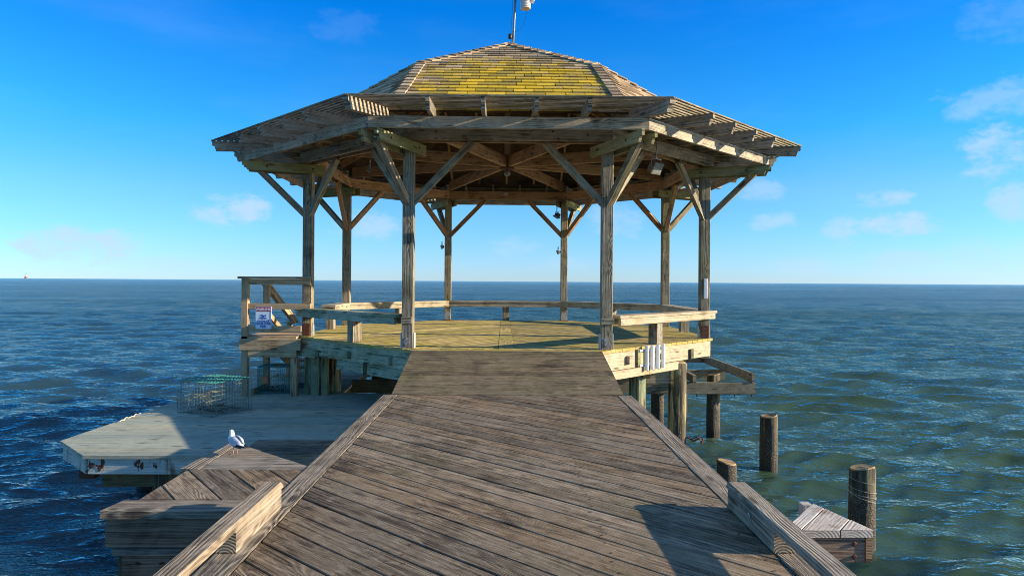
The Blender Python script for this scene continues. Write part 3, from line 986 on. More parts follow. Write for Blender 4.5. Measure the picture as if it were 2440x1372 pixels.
# ring beams, fascia
def ring_beam(r, z0, z1, th, mat, name, over=0.0, flip=0):
    for k, sd_ in enumerate(SIDES):
        m = MB()
        p, q = P(r / K, sd_ - 22.5, (z0 + z1) / 2), P(r / K, sd_ + 22.5, (z0 + z1) / 2)
        d = (q - p).normalized()
        n0 = (p - Vector((CX, CY, p.z))).normalized().cross(Vector((0, 0, 1)))
        n1 = (q - Vector((CX, CY, q.z))).normalized().cross(Vector((0, 0, 1)))
        g = 0.0012
        m.board(p - d * over + d * g, q + d * over - d * g, th, z1 - z0, clip0=(n0, p + d * g), clip1=(n1, q - d * g), sag=0.0)
        m.build(name, mat, gz)
ring_beam(3.10, 2.585, 2.752, 0.04, M['beam'], 'ring_beam')
ring_beam(2.94, 2.585, 2.752, 0.04, M['inner'], 'inner_ring_beam')
ring_beam(3.82, 2.567, 2.702, 0.038, M['beam'], 'fascia_board')

# outriggers: two boards sandwiching each post, notched ends
for a in POSTS:
    rad = Vector((math.cos(R(a)), math.sin(R(a)), 0))
    tan = Vector((-rad.y, rad.x, 0))
    for s_ in (-1, 1):
        m = MB()
        j = rnd.uniform(-0.02, 0.03)
        e = 4.17 + j
        pts = [(3.02, 2.432), (e - 0.07, 2.432), (e - 0.045, 2.495), (e, 2.495), (e, 2.563), (3.02, 2.563)]
        m.profile(pts, Vector((CX, CY, 0)) + tan * (s_ * 0.098), rad, (0, 0, 1), 0.038)
        og = m.build('outrigger', M['outr'], gz)
        for rr_ in (3.2, 3.85):
            m = MB()
            c_ = Vector((CX, CY, 2.5)) + rad * rr_ + tan * (s_ * .117)
            m.tube([c_, c_ + tan * (s_ * .008)], [.017, .012], 8)
            m.build('bolt', M['rust'], og)

for (bx, bz) in ((-.55, 2.63), (-.52, 2.60), (.55, 2.70), (.62, 2.61), (-.9, 2.68), (.98, 2.66)):
    m = MB()
    m.tube([(CX + bx, CY - 3.121, bz), (CX + bx, CY - 3.13, bz)], [.014, .009], 8)
    m.build('bolt', M['rust'], gz)
# braces
def brace(p0, p1, mat, w=0.085, t=0.085, up=(0, 0, 1)):
    m = MB()
    m.board(p0, p1, w, t, up=up, clip0=((Vector(p1) - Vector(p0)).normalized().cross(Vector((0, 0, 1))).cross(Vector((0, 0, 1))), p0))
    m.build('brace', mat, gz)
for a in POSTS:
    p = P(RP, a)
    rad = Vector((math.cos(R(a)), math.sin(R(a)), 0))
    for sg in (-1, 1):
        q = P(RP, a + sg * 45)
        d = (Vector(q) - Vector(p)).normalized()
        brace(Vector(p) + d * 0.03 + Vector((0, 0, 1.80)), Vector(p) + d * 0.79 + Vector((0, 0, 2.583)), M['post'] if a > 180 else M['inner'], 0.07, 0.085)
    brace(Vector(p) + rad * 0.03 + Vector((0, 0, 1.80)), Vector(p) + rad * 0.72 + Vector((0, 0, 2.47)), M['post'], 0.085, 0.085)

# rafter tails carrying the slatted eave
def tail(org2, dirv, r0, r1, w=0.042, mat='beam', name='rafter_tail', scale=1.0):
    m = MB()
    zt = lambda r: 2.815 + (4.25 - r * scale) * 0.07
    j = rnd.uniform(-0.012, 0.012)
    e = r1 + j
    pts = [(r0, zt(r0)), (e, zt(e)), (e, zt(e) - 0.055), (e - 0.03, zt(e) - 0.062), (e - 0.055, zt(e) - 0.135), (r0, zt(r0) - 0.135)]
    m.profile(pts, org2, dirv, (0, 0, 1), w)
    m.build(name, M[mat], gz)
for sd_ in SIDES:
    nrm = Vector((math.cos(R(sd_)), math.sin(R(sd_)), 0))
    tan = Vector((-nrm.y, nrm.x, 0))
    for off in (-0.875, -0.292, 0.292, 0.875):
        tail(Vector((CX, CY, 0)) + tan * (off + rnd.uniform(-.01, .01)), nrm, 3.0, 4.25)
for a in POSTS:
    rad = Vector((math.cos(R(a)), math.sin(R(a)), 0))
    tail(Vector((CX, CY, 0)), rad, 3.0 / K, 4.24 / K, 0.075, scale=K, name='corner_rafter_tail')

# slats: one panel a side
for sd_ in SIDES:
    m = MB()
    nrm = Vector((math.cos(R(sd_)), math.sin(R(sd_)), 0))
    r = 4.235
    while r > 3.30:
        z = 2.815 + (4.25 - r) * 0.07 + (0.021 if r > 4.25 else 0.0095)
        p, q = P(r / K, sd_ - 22.5, z), P(r / K, sd_ + 22.5, z)
        d = (q - p).normalized()
        n0 = (P(r, sd_ - 22.5) - P(0, 0)).normalized().cross(Vector((0, 0, 1)))
        n1 = (P(r, sd_ + 22.5) - P(0, 0)).normalized().cross(Vector((0, 0, 1)))
        first = r > 4.25
        m.board(p + d * .002, q - d * .002, 0.036, 0.040 if first else 0.018, up=(nrm.x * .07, nrm.y * .07, 1), clip0=(n0, p + d * .002), clip1=(n1, q - d * .002))
        r -= 0.072
    m.build('eave_slats', M['post'], gz)

# roof: square pyramid on four main slopes with the corners cut by four small slopes
ZA = 4.87
SL = 0.575
RB = 1.35            # where the corner slopes start
EV = 3.52            # eave distance
hs = 1.28 / 3.10
zroof = lambda r: ZA - SL * r
M45 = math.sqrt(0.5)
Q = [Vector((CX + sx * RB, CY + sy * RB, zroof(RB))) for sx, sy in ((1, 1), (-1, 1), (-1, -1), (1, -1))]
apex = Vector((CX, CY, ZA))
def face_frame(nrm):
    """main slope facing nrm: u along, v up the slope measured from the eave"""
    tan = Vector((-nrm.y, nrm.x, 0))
    eave = Vector((CX, CY, zroof(EV))) + nrm * EV
    up = (apex - eave).normalized()
    return eave, tan, up
def shingle_field(poly, org, eu, ev, mat, name, exp=0.168, wd=0.255, shrink=1.0):
    nn = eu.cross(ev).normalized()
    if nn.z < 0: nn = -nn
    m = MB()
    vmax = max(p[1] for p in poly)
    j = 0
    v = 0.0
    while v < vmax:
        x = min(p[0] for p in poly) - wd * (0.25 + 0.5 * (j % 2)) - rnd.uniform(0, .04)
        xm = max(p[0] for p in poly)
        while x < xm:
            w = wd * rnd.uniform(0.93, 1.06)
            vj = rnd.uniform(-.004, .004)
            rect = [(x + .004, v + vj), (x + w - .004, v + vj), (x + w - .004, v + exp + .02), (x + .004, v + exp + .02)]
            cc = rect
            n_ = len(poly)
            for i in range(n_):
                a, b = poly[i], poly[(i + 1) % n_]
                ex, ey = b[0] - a[0], b[1] - a[1]
                cc = uclip(cc, ey, -ex, ey * a[0] - ex * a[1])
                if len(cc) < 3: break
            if len(cc) >= 3 and abs(parea(cc)) > 2e-4:
                if parea(cc) < 0: cc = cc[::-1]
                th = 0.018 * rnd.uniform(.8, 1.15)
                b0 = len(m.v)
                k = len(cc)
                for lay in (1, 0):
                    for p in cc:
                        h = (th * (1 - (p[1] - v) / (exp + .02)) + 0.004) if lay else 0.0
                        m.v.append(org + eu * p[0] + ev * p[1] + nn * h)
                col = (rnd.random(), rnd.random(), rnd.random(), 0)
                m.face([b0 + i for i in range(k)], [(p[0], p[1]) for p in cc], col)
                m.face([b0 + k + i for i in reversed(range(k))], [(p[0], p[1]) for p in reversed(cc)], col)
                for i in range(k):
                    i2 = (i + 1) % k
                    m.face([b0 + i, b0 + k + i, b0 + k + i2, b0 + i2], [(0, 0)] * 4, col)
            x += w
        v += exp
        j += 1
    # plane-aligned sheet below the shingles
    return m.build(name, mat, gz)
def sheet(pts, nn, th, mat, name):
    m = MB()
    b = len(m.v)
    k = len(pts)
    for lay in (0, 1):
        for p in pts: m.v.append(p - nn * (0.002 + lay * th))
    e0 = (pts[1] - pts[0]).normalized()
    e1 = nn.cross(e0)
    uv = lambda p: ((p - pts[0]).dot(e0), (p - pts[0]).dot(e1))
    col = (.5, .5, .5, 0)
    m.face([b + i for i in range(k)], [uv(p) for p in pts], col)
    m.face([b + k + i for i in reversed(range(k))], [uv(p) for p in reversed(pts)], col)
    for i in range(k):
        j = (i + 1) % k
        m.face([b + i, b + k + i, b + k + j, b + j], [(0, 0)] * 4, col)
    return m.build(name, mat, gz)
hw_e = EV * math.tan(R(22.5))
for (nx, ny) in ((0, -1), (1, 0), (0, 1), (-1, 0)):
    nrm = Vector((nx, ny, 0))
    org, eu, ev = face_frame(nrm)
    vb = (Vector((CX, CY, zroof(RB))) + nrm * RB - org).length
    va = (apex - org).length
    poly = [(-hw_e, 0), (hw_e, 0), (RB, vb), (0, va), (-RB, vb)]
    shingle_field(poly, org, eu, ev, M['shl'] if ny == -1 else M['sh'], 'roof_slope')
    nn = eu.cross(ev); nn = nn if nn.z > 0 else -nn
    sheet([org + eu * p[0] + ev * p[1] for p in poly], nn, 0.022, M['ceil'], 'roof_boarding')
    m = MB()
    for off in (-1.17, -0.585, 0, 0.585, 1.17):
        top = va * (1 - abs(off) / RB * (1 - vb / va)) if abs(off) < RB else vb
        a = org + eu * off + ev * 0.42 - nn * 0.085
        b = org + eu * off + ev * (top - 0.1) - nn * 0.085
        m.board(a, b, 0.04, 0.115, up=nn)
    m.build('rafter', M['inner'], gz)
for (sx, sy) in ((1, 1), (-1, 1), (-1, -1), (1, -1)):
    q = Vector((CX + sx * RB, CY + sy * RB, zroof(RB)))
    e1 = Vector((CX + sx * EV, CY + sy * hw_e, zroof(EV)))
    e2 = Vector((CX + sx * hw_e, CY + sy * EV, zroof(EV)))
    mid = (e1 + e2) / 2
    eu = (e2 - e1).normalized()
    ev = (q - mid).normalized()
    L = (e2 - e1).length / 2
    H = (q - mid).length
    nn = eu.cross(ev)
    if nn.z < 0:
        nn = -nn; eu = -eu
    shingle_field([(-L, 0), (L, 0), (0, H)], mid, eu, ev, M['sh'], 'roof_corner_slope')
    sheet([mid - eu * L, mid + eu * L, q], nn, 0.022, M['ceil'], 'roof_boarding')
# hip caps
def caps(a, b, n1, n2, w=0.125, exp=0.168):
    m = MB()
    d = (b - a).normalized()
    L = (b - a).length
    k = 0
    while k * exp < L:
        p = a + d * (k * exp)
        q = a + d * min(L, (k + 1) * exp + 0.03)
        for nn in (n1, n2):
            side = d.cross(nn)
            other = n2 if nn is n1 else n1
            if side.dot(other) > 0: side = -side
            side = side.normalized()
            side = -side if (side.dot(nn + other) > 0 and False) else side
            # slab leaning down to this slope
            s_ = side
            if s_.z > 0: s_ = -s_
            c0 = p + s_ * (w / 2) + nn * 0.032
            c1 = q + s_ * (w / 2) + nn * 0.014
            m.board(c0, c1, w, 0.016, up=nn, ch=0.001)
        k += 1
    m.build('hip_cap', M['sh'], gz)
def nrm_of(p, q, r):
    n = (q - p).cross(r - p).normalized()
    return n if n.z > 0 else -n
fr = {}
for i, (nx, ny) in enumerate(((0, -1), (1, 0), (0, 1), (-1, 0))):
    fr[(nx, ny)] = Vector((nx * SL, ny * SL, 1)).normalized()
for (sx, sy) in ((1, 1), (-1, 1), (-1, -1), (1, -1)):
    q = Vector((CX + sx * RB, CY + sy * RB, zroof(RB)))
    e1 = Vector((CX + sx * EV, CY + sy * hw_e, zroof(EV)))
    e2 = Vector((CX + sx * hw_e, CY + sy * EV, zroof(EV)))
    nd = nrm_of(q, e1, e2)
    caps(q, apex, fr[(sx, 0)], fr[(0, sy)], 0.13)
    caps(e1, q, fr[(sx, 0)], nd)
    caps(e2, q, fr[(0, sy)], nd)
# ceiling beams to the hub
m_ = []
for a in POSTS:
    rad = Vector((math.cos(R(a)), math.sin(R(a)), 0))
    m = MB()
    m.board(Vector((CX, CY, 2.862)) + rad * 0.07, Vector((CX, CY, 2.852)) + rad * 3.12, 0.05, 0.185)
    m.build('ceiling_beam', M['inner'], gz)
m = MB(); m.box(CX - .05, CX + .05, CY - .05, CY + .05, 2.76, 4.7, 'z'); m.build('king_post', M['inner'], gz)
m = MB(); m.lathe((CX, CY, 2.745), [(0.0001, 0), (.13, 0), (.13, .012), (.0001, .012)], 16); m.build('hub_plate', M['rust'], gz)
# small electrical box on the back beam
m = MB(); m.box(-0.02, 0.09, CY + 2.895, CY + 2.915, 2.67, 2.73); m.build('outlet_box', M['steel'], gz)

# benches between posts
def bench(a1, a2, s0=None, s1=None, leg=0.5, mat='bench', legmat='post'):
    z1 = 0.418
    p, q = P(3.03 / K, a1), P(3.03 / K, a2)
    d = (Vector(q) - Vector(p)).normalized()
    n = Vector((d.y, -d.x, 0))
    L = (q - p).length
    A = Vector(p) if s0 is None else Vector(p) + d * s0
    B = Vector(q) if s1 is None else Vector(p) + d * s1
    c0 = ((p - Vector((CX, CY, 0))).normalized().cross(Vector((0, 0, 1))), p + d * .002) if s0 is None else None
    c1 = ((q - Vector((CX, CY, 0))).normalized().cross(Vector((0, 0, 1))), q - d * .002) if s1 is None else None
    m = MB()
    m.board(A + Vector((0, 0, z1 - .019)), B + Vector((0, 0, z1 - .019)), 0.25, 0.038, clip0=c0, clip1=c1)
    seat = m.build('bench', M[mat], gz)
    for sg in (-1, 1):
        m = MB()
        o_ = n * (sg * .092) + Vector((0, 0, z1 - .038 - .0445))
        tr = d * 0.03
        m.board(A + o_ + (tr if s0 is not None else Vector()), B + o_ - (tr if s1 is not None else Vector()), 0.038, 0.088, clip0=c0, clip1=c1)
        m.build('apron', M[mat], seat)
    m = MB()
    c = Vector(p) + d * (L * leg)
    m.board(c + Vector((0, 0, 0.002)), c + Vector((0, 0, z1 - .039)), 0.14, 0.14, up=d, ch=.004)
    m.build('leg', M[legmat], seat)
bench(292.5, 337.5, s0=0.10, s1=2.62, leg=0.44)
bench(202.5, 247.5, s0=-0.12, s1=2.42, leg=0.53, mat='skirtg')
bench(337.5, 382.5)
bench(22.5, 67.5)
bench(67.5, 112.5, leg=0.5, mat='beam')
bench(112.5, 157.5)
bench(157.5, 202.5, s1=1.22, leg=0.42)
# blocks on the front posts where a bench meets
for a in (247.5, 292.5):
    p = P(RP, a)
    m = MB(); m.box(p.x - .075, p.x + .085 if a > 270 else p.x + .05, p.y - .11, p.y - .071, 0.31, 0.39); m.build('post_block', M['post'], gz)

# supporting piles of the gazebo
for i, (x, y, mt) in enumerate([(-2.9, 10.28, 'pileg'), (-2.62, 10.45, 'pileg'), (1.8, 9.02, 'pileg'), (-1.2, 9.2, 'pile'), (2.9, 12.6, 'pile'), (1.3, 14.1, 'pile'),
                                (-1.2, 14.1, 'pile'), (-2.3, 12.9, 'pile'), (0.05, 11.46, 'pile')]):
    m = MB()
    add_pile(m, x, y, 0.115, -2.6, -0.38 if i not in (0, 1) else -0.29, seed=i + 40)
    m.build('pile', M[mt], gz, smooth=True)
m = MB(); m.box(-2.86, -2.74, 10.06, 10.16, -.88, -.28, 'z'); m.build('timber_leg', M['skirtg'], gz)
m = MB(); m.box(-2.72, -2.62, 10.1, 10.2, -.88, -.28, 'z'); m.build('timber_leg', M['outr'], gz)
m = MB(); m.board((1.5, 9.4, -.46), (2.37, 9.4, -.46), .04, .22); m.build('bracing_board', M['skirt'], gz)
m = MB(); m.board((2.355, 9.36, -.47), (2.355, 10.4, -.47), .04, .2); m.build('bracing_board', M['outr'], gz)
m = MB(); m.board((1.75, 9.55, -.42), (1.75, 10.6, -.55), .09, .09); m.build('bracing_board', M['outr'], gz)

# ------------------------------------------------------------------ ramp
rp = thing('ramp', 'brown plank ramp rising from the boardwalk to the gazebo floor', 'ramp', (CX, 7.45, -0.15))
zr = lambda x, y: -0.004 - (8.196 - y) / (8.196 - 6.70) * 0.281
m = MB()
m.planks([(CX - 1.155, 6.70), (CX + 1.155, 6.70), (CX + 1.155, 8.196), (CX - 1.155, 8.196)], 0.0, 0.136, 0.009, zr, 0.036, off=6.70)
m.build('planks', M['ramp'], rp)
m = MB()
for xx in (CX - 1.12, CX, CX + 1.12):
    m.board((xx, 6.72, -0.42), (xx, 8.18, -0.14), 0.038, 0.18)
m.build('stringers', M['under'], rp)

# ------------------------------------------------------------------ boardwalk
ZW = -0.29
bw = thing('boardwalk', 'long grey boardwalk of diagonal planks leading to the gazebo ramp', 'boardwalk', (CX, 2.0, ZW))
m = MB()
m.planks([(-1.040, -2.0), (1.138, -2.0), (1.138, 6.692), (-1.040, 6.692)], R(-41.8), 0.138, 0.0075, ZW, 0.036, off=0.04)
m.build('planks', M['walk'], bw)
m = MB()
for (x0, x1, ys) in ((-1.183, -1.046, (6.69, 4.86, 3.34, 0.4, -2.0)), (1.144, 1.281, (6.69, 3.39, 0.9, -2.0))):
    for a, b in zip(ys, ys[1:]):
        m = MB()
        m.prism([(x0 + rnd.uniform(-.003, .003), b + .004), (x1, b + .004), (x1, a), (x0, a)], ZW + .004, 0.04, R(90))
        m.build('edge_board', M['edge'], bw)

m = MB()
nx_, ny_ = math.sin(R(41.8)), math.cos(R(41.8))
for xx in (-.99, -.40, .45, 1.08):
    k = -30
    while k < 60:
        for f_ in (.028, .109):
            c_ = .04 + k * .1455 + f_
            yy = (c_ - xx * nx_) / ny_
            if -1.0 < yy < 6.66:
                x_ = xx + rnd.uniform(-.012, .012)
                b_ = len(m.v)
                for q_ in range(8):
                    m.v.append(Vector((x_ + .0068 * math.cos(q_ * .785), yy + .0068 * math.sin(q_ * .785), ZW + .0022)))
                m.face([b_ + q_ for q_ in range(8)], [(0, 0)] * 8, (.5, .5, .5, 0))
        k += 1
nl = m.build('nail_heads', M['rust'], bw)
nl['kind'] = 'stuff'
m = MB()
for xx in (-1.15, -0.4, 0.45, 1.25):
    m.board((xx, -2.0, ZW - .135), (xx, 6.66, ZW - .135), 0.04, 0.19)
m.build('joists', M['under'], bw)
m = MB()
for yy in (-.5, 2.2, 4.9):
    m.board((-1.3, yy, ZW - .33), (1.4, yy, ZW - .33), 0.09, 0.19)
m.build('cross_beams', M['under'], bw)
for i, (x, y) in enumerate([(-.9, 2.2), (1.0, 2.2), (-.9, 4.9), (1.0, 4.9), (-.9, -.5), (1.0, -.5)]):
    m = MB()
    add_pile(m, x, y, 0.12, -2.6, ZW - .425, seed=i)
    m.build('pile', M['pile'], bw, smooth=True)
# low kerb rails on blocks
def kerb(x0, x1, yend, yblk, side):
    m = MB()
    z0 = ZW + .005
    m.board(((x0 + x1) / 2, -2.0, z0 + .089 + .0195), ((x0 + x1) / 2, yend, z0 + .089 + .0195), x1 - x0, 0.038, clip1=((0, 1, 1.0), (0, yend, z0 + .12)), ch=.004)
    k = m.build('kerb_rail', M['curb'], bw)
    for (a, b) in ((yblk, yend - .004), (0.2, 0.75)):
        m = MB()
        m.board(((x0 + x1) / 2, a, z0 + .0445), ((x0 + x1) / 2, b, z0 + .0445), x1 - x0 - .002, 0.0885, ch=.003)
        m.build('kerb_block', M['curb'], k)
kerb(-1.182, -1.093, 3.358, 2.787, -1)
kerb(1.133, 1.222, 3.38, 2.796, 1)
m = MB()
m.tube([(1.131, 3.07, ZW + .075), (1.125, 3.065, ZW + .083), (1.126, 3.05, ZW + .07), (1.131, 3.05, ZW + .055)], .003)
m.build('hook', M['steel'], bw)

# ------------------------------------------------------------------ side platform on the left
sp = thing('side_platform', 'small weathered plank platform left of the boardwalk, with the gull on it', 'platform', (-1.6, 4.0, ZW))
m = MB()
ZS = ZW - .002
m.prism([(-1.967, 3.32), (-1.188, 3.32), (-1.188, 3.49), (-1.94, 3.49)], ZS, .04, 0)
m.build('front_board', M['edge'], sp)
m = MB()
m.prism([(-1.93, 4.055), (-1.812, 4.045), (-1.828, 4.60), (-1.89, 4.68)], ZS + .003, .04, R(90))
m.build('edge_trim', M['edge'], sp)
m = MB()
m.planks([(-1.806, 4.055), (-1.188, 4.055), (-1.188, 4.125), (-1.75, 4.62), (-1.822, 4.62)], 0.0, .139, .005, ZS, .036, off=4.055)
m.build('back_planks', M['edge'], sp)
m = MB()
m.planks([(-1.87, 3.496), (-1.188, 3.496), (-1.188, 4.048), (-1.87, 4.048)], R(-52), .185, .006, ZS, .036, off=.06)
m.build('diagonal_planks', M['walk'], sp)
m = MB()
m.box(-1.957, -1.19, 3.348, 3.386, -.405, -.331)
m.box(-1.957, -1.19, 3.348, 3.386, -.484, -.407)
m.build('fascia', M['fascia'], sp)
m = MB()
m.box(-1.91, -1.19, 3.325, 3.42, -.514, -.486)
m.build('ledge_board', M['edge'], sp)
m = MB()
m.box(-1.877, -1.19, 3.355, 3.395, -.74, -.516)
m.build('lower_beam', M['fascia'], sp)
for bx in (-1.80, -1.68):
    m = MB()
    m.lathe((bx, 3.351, -.56), [(.0001, -.006), (.012, -.004), (.014, .002), (.0001, .006)], 10)
    m.lathe((bx + .03, 3.351, -.66), [(.0001, -.006), (.012, -.004), (.014, .002), (.0001, .006)], 10)
    m.build('bolts', M['rust'], sp)
m = MB()
m.board((-1.91, 3.39, -.35), (-1.90, 4.6, -.35), .06, .03)
m.board((-1.915, 3.39, -.43), (-1.90, 4.6, -.43), .04, .13)
m.build('side_joist', M['palef'], sp)
for (x, y) in ((-1.895, 3.40), (-1.895, 4.5)):
    m = MB(); m.box(x - .02, x + .07, y - .01, y + .08, -2.3, -.516, 'z'); m.build('leg', M['under'], sp)

stp = thing('dock_step', 'dark plank step between boardwalk and pale dock, in shade behind the gull', 'step', (-1.7, 5.4, -.6))
m = MB()
m.planks([(-2.2, 4.3), (-1.19, 4.3), (-1.19, 6.1), (-2.2, 6.1)], 0.0, .139, .005, -.60, .036, off=4.3)
m.build('planks', M['walk'], stp)
m = MB()
m.box(-2.2, -1.19, 6.03, 6.07, -.80, -.638)
m.build('riser', M['under'], stp)
m = MB()
m.box(-2.18, -2.10, 4.4, 4.5, -2.4, -.638, 'z')
m.build('leg', M['under'], stp)
m = MB()
m.box(-2.18, -2.10, 5.9, 6.0, -2.4, -.638, 'z')
m.build('leg', M['under'], stp)

# ------------------------------------------------------------------ side platform on the right
sr = thing('corner_platform', 'bleached triangular plank corner with rusty bolts outside the right kerb rail', 'platform', (1.5, 3.2, ZW))
m = MB()
poly = [(1.286, 3.085), (1.712, 3.09), (1.637, 3.35), (1.604, 3.462), (1.365, 3.175), (1.286, 3.105)]
m.planks(poly, math.atan2(.28, .234), .135, .005, ZW - .003, .036, off=-.055)
m.build('planks', M['sidepl'], sr)
m = MB(); m.box(1.286, 1.681, 3.10, 3.14, -.448, -.331); m.build('fascia', M['fascia'], sr)
m = MB(); m.box(1.683, 1.712, 3.095, 3.40, -.446, -.331, 'y'); m.build('side_joist', M['inner'], sr)
m = MB()
for zz in (-.362, -.422):
    m = MB()
    m.tube([(1.632, 3.101, zz), (1.632, 3.094, zz)], [.012, .008], 10)
    m.build('bolt', M['rust'], sr)
m = MB(); m.box(1.60, 1.65, 3.56, 3.62, -2.2, -.335, 'z'); m.build('stub_post', M['sidepl'], sr)

# ------------------------------------------------------------------ lower dock
ZL = -0.88
ld = thing('lower_dock', 'pale green low swimming dock with cut corner beside the gazebo', 'dock', (-3.3, 9.0, ZL))
m = MB()
off = 6.63
m.planks([(-4.10, 6.63), (-1.0, 6.63), (-1.0, 7.21), (-4.69, 7.21)], 0.0, .139, .005, ZL, .036, off=off)
m.planks([(-4.69, 7.21), (-1.0, 7.21), (-1.0, 10.33), (-4.60, 10.33)], 0.0, .139, .005, ZL, .036, off=off, joints=.35)
m.planks([(-4.60, 10.33), (-2.45, 10.33), (-2.58, 12.95), (-4.57, 12.95)], 0.0, .139, .005, ZL, .036, off=off)
m.build('planks', M['pale'], ld)
m = MB()
m.board((-4.06, 6.675, ZL - .115), (-1.0, 6.675, ZL - .115), .04, .155)
m.build('front_fascia', M['palef'], ld)
for bx, zz, sc_ in ((-4.02, -.095, 1.0), (-3.94, -.10, 1.2), (-3.56, -.09, 1.0), (-3.40, -.10, .6), (-2.95, -.09, .8)):
    m = MB()
    for q_ in range(9):
        a_ = rnd.uniform(-.035, .035) * sc_; c_ = zz + rnd.uniform(-.045, .03) * sc_
        rr_ = rnd.uniform(.006, .017) * sc_
        m.profile([(rr_ * math.cos(w_) * rnd.uniform(.7, 1.2), rr_ * math.sin(w_) * rnd.uniform(.8, 1.9)) for w_ in np.linspace(0, 6.28, 9)[:-1]],
                  (bx + a_, 6.6545 - q_ * .0003, ZL + c_), (1, 0, 0), (0, 0, 1), .001)
    for q_ in range(3):
        a_ = rnd.uniform(-.025, .025) * sc_; l_ = rnd.uniform(.03, .08) * sc_
        m.profile([(-.004, 0), (.004, 0), (.001, -l_), (-.001, -l_)], (bx + a_, 6.6515 - q_ * .0003, ZL + zz), (1, 0, 0), (0, 0, 1), .001)
    m.build('rust_stain', M['rust'], ld)
m = MB()
m.board((-4.65, 7.23, ZL - .115), (-4.075, 6.675, ZL - .115), .04, .155)
m.build('corner_fascia', M['palef'], ld)
m = MB()
m.board((-4.64, 7.26, ZL - .115), (-4.55, 12.88, ZL - .115), .04, .155)
m.board((-2.5, 10.35, ZL - .115), (-2.62, 12.88, ZL - .115), .04, .155)
m.board((-2.4, 10.30, ZL - .115), (-1.0, 10.30, ZL - .115), .04, .155)
m.build('side_fascia', M['under'], ld)
for yy in (6.80, 8.4, 10.1, 12.6):
    m = MB()
    m.board((-4.6 if yy > 7 else -3.98, yy, ZL - .27), (-1.0 if yy < 10.2 else -2.7, yy, ZL - .27), .09, .15)
    m.build('beam', M['under'], ld)
for i, (x, y) in enumerate([(-3.40, 6.84), (-2.5, 6.84), (-4.4, 8.4), (-4.4, 10.1), (-4.4, 12.5), (-2.8, 12.5), (-2.2, 8.4), (-1.5, 6.9)]):
    m = MB(); add_pile(m, x, y, .11, -2.6, ZL - .19, seed=60 + i); m.build('pile', M['pile'], ld, smooth=True)
m = MB(); m.box(-4.24, -4.08, 6.80, 6.90, -1.16, -1.04, 'z'); m.build('rusty_bracket', M['rust'], ld)
# frame under the gazebo, beyond the dock
fm = thing('under_frame', 'dark low timber frame in the gap between dock and boardwalk', 'frame', (-1.8, 11.5, ZL))
m = MB()
m.board((-2.5, 11.2, ZL - .03), (-.6, 11.2, ZL - .03), .09, .2)
m.build('beam', M['under'], fm)
m = MB()
m.board((-2.4, 12.4, ZL - .03), (-.6, 12.4, ZL - .03), .09, .2)
m.build('beam', M['under'], fm)
for x in (-2.0, -1.2):
    m = MB(); add_pile(m, x, 11.8, .1, -2.6, ZL + .1, seed=int(90 + x * 3)); m.build('pile', M['pile'], fm, smooth=True)
m = MB()
m.tube([(-4.60 + .02 * math.sin(i), 8.15 + i * .035, ZL + .012 + .012 * (i % 2)) for i in range(14)], .006, 5)
m.tube([(-4.6 + i * .16, 8.62 + .08 * math.sin(i * .9), ZL + .008) for i in range(7)], .004, 5)
tag(m.build('rope', M['rope']), 'frayed white rope lying along the outer edge of the pale dock', 'rope')

# ------------------------------------------------------------------ right hand frame remains and piles
df = thing('broken_dock_frame', 'remains of a dock frame, bare grey beams beside the gazebo above the water', 'dock frame', (4.0, 12.5, ZL))
for (a, b, w, t) in [((1.3, 11.62, -.98), (4.36, 11.62, -.98), .09, .2), ((2.9, 13.1, -.95), (4.33, 13.1, -.95), .05, .19),
                     ((4.31, 11.56, -.795), (4.31, 14.5, -.795), .045, .165), ((3.28, 11.5, -.81), (3.28, 13.6, -.81), .06, .13),
                     ((3.0, 14.4, -.78), (4.28, 14.4, -.78), .05, .19), ((2.2, 11.4, -.80), (2.2, 13.0, -.80), .09, .13)]:
    m = MB(); m.board(a, b, w, t, ch=.005); m.build('beam', M['dockframe'], df)
for x in (3.35, 4.0, 4.3):
    m = MB(); m.tube([(x, 11.6, -1.08), (x, 11.6, -1.13)], .008); m.build('bolt', M['rust'], df)
for i, (x, y, r, zt, mat, lab, rust_) in enumerate([
        (2.47, 9.53, .125, -.28, 'pileg', 'tall gold and green piling under the gazebo edge, nearest the white rod holders', 0),
        (3.68, 11.75, .115, -.77, 'pile', 'cut off piling with orange rim standing in front of the bare beam', 0),
        (3.52, 13.25, .115, -.75, 'pilep', 'piling farthest back, half hidden behind the gold piling', 0),
        (3.75, 9.45, .125, -1.03, 'pile', 'dark lone piling with barnacles in open water right of the boardwalk', 0),
        (2.90, 8.69, .125, -1.478, 'pilep', 'short pale stump of a piling just beyond the kerb rail end', 0),
        (3.63, 6.755, .125, -1.016, 'pile', 'dark piling wrapped in fishing line behind the bleached plank corner', 0)]):
    t_ = thing('piling', lab, 'piling', (x, y, WZ), group='pilings standing in the water beside the pier')
    m = MB(); add_pile(m, x, y, r, -2.8, zt, seed=i + 3, tilt=.02); m.build('shaft', M[mat], t_, smooth=True)
    m = MB(); pile_top(m, x, y, r * .97, zt, seed=i + 3, tilt=.02); m.build('cut_top', M['endgrain'], t_)
    if i == 5:
        for q in range(7):
            m = MB()
            a0 = rnd.uniform(0, 6.28)
            z0_ = zt + rnd.uniform(-.32, -.03)
            slope = rnd.uniform(-.06, .0)
            m.tube([(x + .131 * math.cos(a0 + s_ * .35), y + .131 * math.sin(a0 + s_ * .35), z0_ + slope * s_ * .35) for s_ in range(12)], .0014, 4)
            m.build('fishing_line', M['rope'], t_)
m = MB()
m.tube([(2.56, 9.30, -1.30), (2.63, 9.26, -1.34), (2.70, 9.22, -1.30), (2.74, 9.24, -1.36)], .012, 6)
